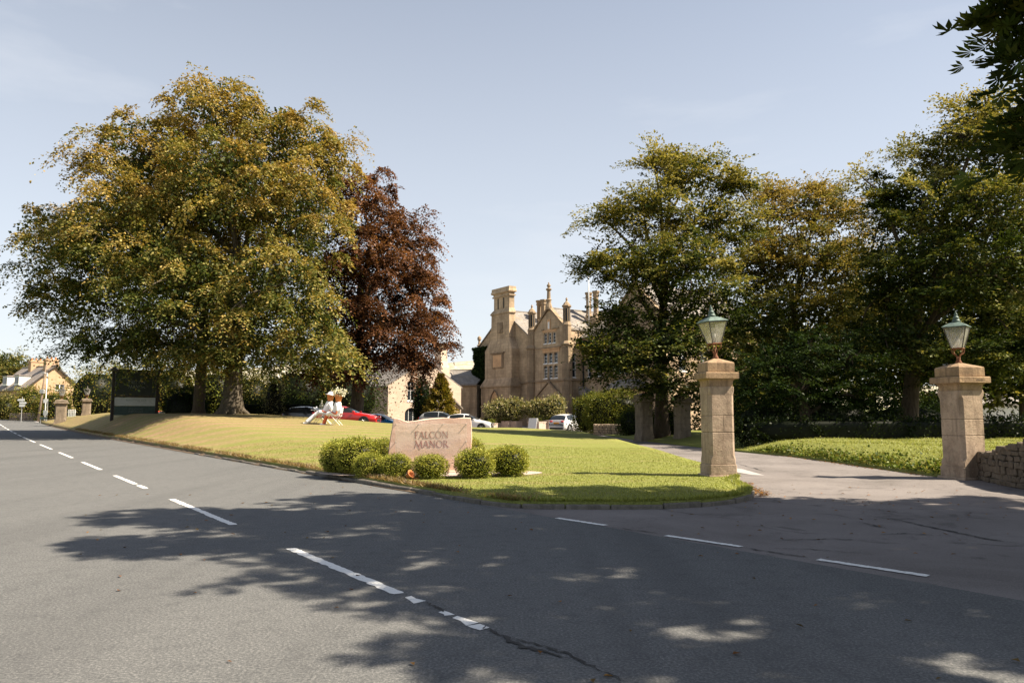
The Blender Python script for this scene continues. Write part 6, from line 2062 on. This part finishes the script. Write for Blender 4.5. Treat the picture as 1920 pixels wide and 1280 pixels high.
    MB().box(-xr - .01, -xr + .05, -.5, .5, .28, .5, .03).build('grille', M['trim'], p)
    return p
# local -x is the front of the car
def car_px(name, label, px, Y, rz, paint, z=None, **kw):
    x = (px - 960) / F * Y
    return car(name, label, (x, Y, ground_at(x, Y) if z is None else z), rz, paint, **kw)
car_px('parked_car', 'white hatchback with yellow rear plate beside the tall hedge', 1067, 63.5, R(-128), 'car_white', L=3.95)
car_px('parked_car', 'white car behind the lawn crest next to the planters', 880, 66, R(180 - 12), 'car_white', L=4.2, H=1.5)
car_px('parked_car', 'silver car with only its dark glazed roof showing over the name stone', 832, 70, R(170), 'car_silver', L=4.5, H=1.55)
car_px('parked_car', 'red sporty car parked behind the flowerpot figures', 652, 53.5, R(180 - 4), 'car_red', L=4.6, H=1.5, low=True, z=.66)
car_px('parked_car', 'dark car parked in shade behind the tea table', 588, 57, R(176), 'car_dark', L=4.3, H=1.45, z=.62)
car_px('parked_car', 'bright blue car between the red car and the name stone', 718, 60, R(168), 'car_blue', L=4.0, H=1.4, z=.12)
car_px('parked_car', 'orange red car glimpsed low beside the roadside sign', 305, 66, R(176), 'car_orange', L=4.2, H=1.45, z=.35)

# ================================================================== ROADSIDE SIGN, FIGURES, SMALL THINGS
SGY = 57.0
g0 = at(209, 791, SGY)
sgz = float(lawn_h(g0.x, g0.y))
sign = thing('roadside_sign', 'tall dark double post hotel sign with small roof under the beech', 'sign', (g0.x, g0.y, sgz), R(36))
W_ = 3.1
def sz_(py):
    return EYE - sgz + (776 - py) / F * SGY
for xx in (0.0, W_):
    MB().box(xx - .11, xx + .11, -.11, .11, -.5, sz_(694), .02).build('post', M['wood'], sign)
    MB().loft([[(xx - a, -a, z) for a in ()] or [(xx - a, -a, z), (xx + a, -a, z), (xx + a, a, z), (xx - a, a, z)] for z, a in ((sz_(696), .30), (sz_(694.5), .30), (sz_(688), .05))]).build('post_roof', M['lead'], sign)
top_p = MB().box(.13, W_ - .13, -.05, .05, sz_(741), sz_(697)).build('main_panel', M['sign_green'], sign)
MB().box(.13, W_ - .13, -.07, .07, sz_(744.5), sz_(741.3)).build('cross_rail', M['wood'], sign)
MB().box(.13, W_ - .13, -.07, .07, sz_(696.8), sz_(692.5)).build('head_rail', M['wood'], sign)
mid_p = MB().box(.13, W_ - .13, -.05, .05, sz_(760.5), sz_(744.8)).build('pale_panel', M['sign_grey'], sign)
low_p = MB().box(.13, W_ - .13, -.048, .048, sz_(778), sz_(760.8)).build('lower_panel', M['sign_teal'], sign)
letters(top_p, 'FALCON', W_ * .52, -.052, sz_(719), .24, M['cream_dim'], .006, .04)
letters(top_p, 'MANOR', W_ * .52, -.052, sz_(727), .24, M['cream_dim'], .006, .04)
small_text(mid_p, 'lettering', 'BEAUTIFUL BAR', W_ * .52, -.052, sz_(751.5), .13, M['sign_ink'])
small_text(low_p, 'lettering', 'EXCLUSIVE', W_ * .52, -.052, sz_(768), .13, M['cream_dim'])
small_text(low_p, 'lettering', 'WEDDINGS', W_ * .52, -.052, sz_(773), .13, M['cream_dim'])

# flowerpot people at tea
def fpz(x, y):
    return float(lawn_h(x, y))
FYp = 39.5
def bar(mb, a, b, r_=.014):
    mb.tube([a, b], r_, 6)
def chair(loc, rz, label):
    c_ = thing('folding_chair', label, 'chair', loc, rz, 'white folding chairs on the lawn')
    c_.scale = (1.05, 1.05, 1.05)
    for sg in (-1, 1):
        mb = MB(); bar(mb, (-.22, sg * .2, 0), (.2, sg * .2, .46)); mb.build('leg', M['white'], c_)
        mb = MB(); bar(mb, (.24, sg * .22, 0), (-.20, sg * .22, .46)); mb.build('leg', M['white'], c_)
        mb = MB(); mb.tube([(.18, sg * .2, .44), (.24, sg * .2, .68), (.27, sg * .2, .88)], .014, 6); mb.build('back_post', M['white'], c_)
    for k_ in range(5):
        MB().box(-.2 + k_ * .085, -.135 + k_ * .085, -.22, .22, .455, .472).build('seat_slat', M['white'], c_)
    for k_ in range(3):
        MB().box(.225 + k_ * .012, .24 + k_ * .012, -.2, .2, .60 + k_ * .1, .665 + k_ * .1).build('back_slat', M['white'], c_)
    return c_
def limb(pts, rad, n=8):
    mb = MB()
    cu = curve(pts, 4)
    rs_ = np.interp(np.linspace(0, 1, len(cu)), np.linspace(0, 1, len(rad)), rad)
    mb.tube([Vector(p) for p in cu], list(rs_), n)
    return mb
def figure(loc, rz, label, hat, lean, bare):
    f = thing('flowerpot_figure', label, 'figure', loc, rz, 'flowerpot figures at tea')
    f.scale = (1.06, 1.06, 1.06)
    hip = Vector((.05, 0, .56)); neck = Vector((.05 + lean, 0, 1.08))
    limb([tuple(hip - Vector((0, 0, .08))), tuple(hip), tuple(hip.lerp(neck, .5) + Vector((-.03, 0, 0))), tuple(neck), tuple(neck + Vector((0, 0, .05)))], [.12, .20, .19, .16, .07], 12).build('shirt', M['cloth'], f, True)
    for sg in (-1, 1):
        limb([(.05, sg * .10, .54), (-.28, sg * .12, .58), (-.42, sg * .12, .50)], [.13, .105, .09]).build('shorts' if bare else 'trouser_leg', M['cloth'], f, True)
        limb([(-.40, sg * .12, .52), (-.52, sg * .12, .26), (-.58, sg * .12, .06)] if bare else [(-.40, sg * .12, .52), (-.66, sg * .12, .30), (-.88, sg * .12, .08)], [.06, .055, .05] if bare else [.09, .10, .11]).build('lower_leg', M['straw' if bare else 'cloth'], f, True)
        MB().box(-.74 if bare else -1.06, -.54 if bare else -.84, sg * .12 - .05, sg * .12 + .05, 0, .09, .03).build('shoe', M['cloth'], f)
        sh = neck + Vector((0, sg * .19, -.08))
        limb([tuple(sh), tuple(sh + Vector((.06, sg * .08, -.2))), tuple(sh + Vector((.02, sg * .09, -.30)))], [.08, .075, .07]).build('sleeve', M['cloth'], f, True)
        limb([tuple(sh + Vector((.03, sg * .09, -.27))), tuple(sh + Vector((-.02, sg * .10, -.45))), (-.18, sg * .16, .66)], [.045, .042, .03]).build('arm', M['straw'], f, True)
    if not bare:
        MB().box(-.03, .03, -.006, .006, -.42, 0).build('tie', M['letter_red'], f).location = tuple(neck + Vector((-.17, 0, -.04)))
    hd_ = MB().lathe([(.12, 0), (.125, .02), (.18, .28), (.20, .285), (.205, .36), (.185, .365), (.17, .3)], 16).build('pot_head', M['terracotta'], f, True)
    hd_.location = tuple(neck + Vector((0, 0, .05))); hd_.rotation_euler = (0, R(6), 0)
    if hat == 'brim':
        h_ = MB().lathe([(.30, .30), (.31, .315), (.19, .35), (.17, .42), (.10, .47), (.01, .48)], 16).build('sun_hat', M['cloth'], hd_, True)
        h_.rotation_euler = (0, R(5), 0)
    else:
        h_ = bush_mesh('flower_hat', 9, .24, .24, .22, 420, .11, [(.35, .36, .25), (.7, .68, .6), (.85, .83, .78)], e=2, rough=.35, core=True)
        h_.parent = hd_; h_.location = (0, 0, .31); kind(h_, 'stuff')
    return f
cx1 = (611 - 960) / F * FYp; cx2 = (631 - 960) / F * (FYp - .6)
y1_, y2_ = FYp + .1, FYp - .6
chair((cx1 + .05, y1_, fpz(cx1, y1_)), R(8), 'folding chair under the figure in long white trousers')
chair((cx2 + .05, y2_, fpz(cx2, y2_)), R(-4), 'folding chair under the figure in white shorts')
figure((cx1, y1_, fpz(cx1, y1_)), R(8), 'flowerpot figure in long white clothes and brimmed sun hat, leaning back', 'brim', .16, False)
figure((cx2, y2_, fpz(cx2, y2_)), R(-4), 'flowerpot figure in white shirt and shorts with flowers on its head', 'flowers', .06, True)
tx, ty = (602 - 960) / F * (FYp + .5), FYp + .5
tb_ = thing('bistro_table', 'small white folding tea table beside the flowerpot figures', 'table', (tx, ty, fpz(tx, ty)), 0)
MB().box(-.42, .42, -.3, .3, .70, .725, .008).build('tabletop', M['white'], tb_)
for sg in (-1, 1):
    mb = MB(); bar(mb, (-.3, sg * .24, 0), (.28, sg * .24, .69)); mb.build('leg', M['white'], tb_)
    mb = MB(); bar(mb, (.3, sg * .22, 0), (-.28, sg * .22, .69)); mb.build('leg', M['white'], tb_)
cs_ = thing('cake_stand', 'tiered cream cake stand on the tea table', 'cake stand', (tx + .08, ty, fpz(tx, ty) + .726), 0)
MB().lathe([(.17, 0), (.18, .02), (.04, .03), (.03, .14), (.15, .15), (.16, .17), (.03, .18), (.02, .29), (.09, .30), (.10, .32), (.015, .33), (.012, .44), (.03, .47), (.01, .5)], 14).build('tiers', M['sign_cream'], cs_, True)
for k_, (r_, z_, m_) in enumerate(((.11, .03, 5), (.09, .18, 4))):
    for q_ in range(m_):
        a = q_ * 2 * math.pi / m_
        o = MB().lathe([(.03, 0), (.04, .03), (.035, .06), (.01, .075)], 8).build('cake', M['sign_cream'], cs_, True)
        o.location = (r_ * math.cos(a), r_ * math.sin(a), z_)
tp_ = thing('teapot', 'small white teapot on the tea table', 'teapot', (tx - .2, ty, fpz(tx, ty) + .726), 0)
MB().lathe([(.05, 0), (.085, .04), (.08, .10), (.04, .13), (.015, .135), (.02, .16), (.005, .17)], 12).build('pot', M['white'], tp_, True)
MB().tube([(-.07, 0, .05), (-.13, 0, .09), (-.15, 0, .13)], [.02, .015, .01], 6).build('spout', M['white'], tp_)
MB().tube([(.07, 0, .10), (.12, 0, .09), (.12, 0, .05), (.075, 0, .04)], .008, 5).build('handle', M['white'], tp_)
# second, slimmer beech trunk left of the great one
b2 = at(372, 772, 58)
MBt = MB().tube([(0, 0, -.6), (0, 0, .4), (.1, 0, 4), (.2, 0, 9)], [.75, .45, .38, .3], 10)
t2 = thing('second_beech', 'slimmer dark beech trunk rising into the golden crown', 'tree', (b2.x, b2.y, float(lawn_h(b2.x, b2.y))), 0)
MBt.build('trunk', M['bark'], t2, True)
V_, F_, c_2, _ = foliage(np.random.default_rng(41), lobe_px([(372, 560, 120, 70, 59, 3.2), (330, 480, 110, 70, 60, 3.2)]), 1.6, 16, 20, 1.8, .8, .22, .6, GOLD, dens=.16, fill=5.0)
leafmesh('crown', V_ - np.array([b2.x, b2.y, float(lawn_h(b2.x, b2.y))]), F_, c_2, M['leaf'], t2)
# white building and marquee glimpsed on the right
mq = at(1868, 776, 62)
wb = thing('white_hall', 'plain white walled hall glimpsed behind the gate pier', 'building', (mq.x, mq.y, 0), R(5))
MB().box(-3.5, 3.5, 0, 5, 0, 2.3).build('wall', M['white'], wb)
ridge_x_roof(wb, 'roof', 'slate', -3.7, 3.7, 0, 5, 2.3, 3.2)
mt = at(1742, 776, 60)
tn = thing('small_marquee', 'white peaked canvas tent tip above the dark hedge', 'tent', (mt.x, mt.y, 0), 0)
MB().loft([[(-.9 * a, -.9 * a, z), (.9 * a, -.9 * a, z), (.9 * a, .9 * a, z), (-.9 * a, .9 * a, z)] for z, a in ((.6, 1), (1.1, .55), (1.9, .06))]).build('canopy', M['white'], tn)
for sx_ in (-.85, .85):
    for sy_ in (-.85, .85):
        MB().tube([(sx_, sy_, 0), (sx_, sy_, .62)], .03, 5).build('leg', M['steel'], tn)

# ------------------------------------------------------------------ grass blades, verge tufts, fallen leaves
def blades(name, P, zfun, h, w, cols, seed, label, cat, lean=.5):
    r_ = np.random.default_rng(seed)
    n = len(P)
    z = np.asarray(zfun(P[:, 0], P[:, 1]), float)
    C = np.column_stack([P, z - .004])
    ax = np.column_stack([r_.normal(0, lean, n), r_.normal(0, lean, n), np.ones(n)])
    bx = r_.normal(0, 1, (n, 3)); bx[:, 2] *= .2
    hh_ = h * r_.uniform(.45, 1.3, n)
    V, Fc = leafquads(C, ax, bx, hh_, np.full(n, w), None, SIMPLE)
    cols = np.array(cols)
    k = r_.integers(0, len(cols), n)
    cc = cols[k] * r_.uniform(.7, 1.3, (n, 1))
    o = leafmesh(name, V, Fc, np.repeat(cc, 4, 0), M['blade'])
    kind(o, 'stuff')
    return tag(o, label, cat)
rg = np.random.default_rng(77)
# on the lawn, thinning with distance
Yb = 11.8 + 17 * rg.random(260000) ** 1.8
Xb = rg.uniform(-16, 5.6, 260000)
Pb = np.column_stack([Xb, Yb])
bedp = np.array(bed)
ok = inside(Pb, LAWN) & ~inside(Pb, bedp) & (np.abs(Xb) < .75 * Yb)
Pb = Pb[ok][:58000]
dryb = np.clip((2 - Pb[:, 0]) / 16, 0, 1) > rg.random(len(Pb)) * 1.25
GRN = [(0.19, .215, .042), (.25, .275, .060), (.30, .31, .078), (.22, .25, .050)]
DRY = [(.26, .18, .08), (.36, .25, .13), (.44, .33, .18), (.22, .20, .07)]
blades('short_grass', Pb[~dryb], lawn_h, .032, .013, GRN, 1, 'short green grass of the mown lawn', 'grass')
blades('dry_grass', Pb[dryb], lawn_h, .028, .012, DRY, 2, 'straw coloured blades in the drier part of the lawn', 'grass')
# ragged verge above the kerb
sv = 8 + 62 * rg.random(26000) ** 1.5
tv = 7.16 + np.abs(rg.normal(0, .12, 26000))
Pv = np.column_stack(st(sv, tv))
Pv = Pv[inside(Pv, LAWN)]
nv = (np.sin(Pv[:, 0] * 1.9) + np.sin(Pv[:, 0] * 4.3 + 1) + rg.normal(0, .8, len(Pv))) > -.4
blades('verge_tufts', Pv[nv], lawn_h, .12, .016, [(.17, .11, .045), (.24, .16, .07), (.12, .10, .03), (.30, .22, .10)], 3, 'ragged dry tufts hanging over the kerb along the lawn', 'grass', 1.0)
cv = np.array(corner)
ci_ = rg.integers(4, len(cv) - 1, 9000)
Pc_ = cv[ci_] + (cv[np.minimum(ci_ + 1, len(cv) - 1)] - cv[ci_]) * rg.random((9000, 1)) + rg.normal(0, .08, (9000, 2)) + np.array([0, .06])
Pc_ = Pc_[inside(Pc_, LAWN)]
blades('edge_grass', Pc_, lawn_h, .085, .014, GRN, 4, 'longer green grass along the curved kerb', 'grass', .8)
# rough grass and weeds on the bank
Pk = np.column_stack([rg.uniform(8, 22, 40000), 17.8 + 13 * rg.random(40000) ** 1.3])
ed = edge_dist(Pk, BANK)
Pk, ed = Pk[inside(Pk, BANK)], ed[inside(Pk, BANK)]
edge_m = (Pk[:, 0] < 12.6)
blades('bank_grass', Pk, bank_h, .085, .016, GRN + [(.19, .20, .05), (.24, .22, .08)], 5, 'rough grass on the bank behind the gate pier', 'grass', .8)
nw = 5200
Yw = rg.uniform(18.2, 29.5, nw)
Xw = np.interp(Yw, [17, 26.6, 30], [10.2, 9.9, 9.1]) + .05 + np.abs(rg.normal(0, .45, nw))
Cw = np.column_stack([Xw, Yw, bank_h(Xw, Yw) + rg.uniform(.0, .16, nw) * (np.sin(Yw * 2.1) + 1.3) * .6])
axw = rg.normal(0, .7, (nw, 3)) + np.array([-.5, -.4, .2])
lw_ = rg.uniform(.05, .12, nw)
V_, F_ = leafquads(Cw, axw, rg.normal(0, 1, (nw, 3)), lw_, lw_ * .7, None, SIMPLE)
cw_ = np.array([(.05, .08, .014), (.10, .14, .024), (.16, .19, .04), (.21, .20, .05)])[rg.integers(0, 4, nw)] * rg.uniform(.7, 1.3, (nw, 1))
o = leafmesh('bank_weeds', V_, F_, np.repeat(cw_, 4, 0), M['leaf']); kind(o, 'stuff'); tag(o, 'leafy weeds spilling down the foot of the grass bank', 'weeds')
# fallen leaves: drift at the kerb corner, a few on the road, along the bank's foot
drift = []
for _ in range(420):
    a = rg.random()
    i = int(a * 14)
    p_ = cv[-18 + i] + rg.normal(0, .10, 2) + np.array([.16, -.05])
    drift.append((p_[0], p_[1], .012 + rg.random() * .02))
for _ in range(260):
    yy = rg.uniform(18.5, 28)
    xx = float(np.interp(yy, [17, 26.6, 30], [10.2, 9.9, 9.1])) - abs(rg.normal(0, .15))
    drift.append((xx, yy, .01 + rg.random() * .012))
for _ in range(90):
    s_, t_ = rg.uniform(1, 16), rg.uniform(1, 7)
    x_, y_ = st(s_, t_)
    drift.append((x_, y_, .012))
for _ in range(170):
    drift.append((rg.uniform(2, 9), rg.uniform(8, 16), .012))
drift = [p_ for p_ in drift if to_st(p_[0], p_[1])[1] < 7.05 or not bool(inside(np.array([[p_[0], p_[1]]]), LAWN)[0])]
flakes('fallen_leaves', drift, .065, [(.22, .10, .03), (.16, .07, .025), (.28, .15, .05), (.12, .08, .03)], 'brown fallen leaves drifted along the kerb and drive', 'leaves', 9)
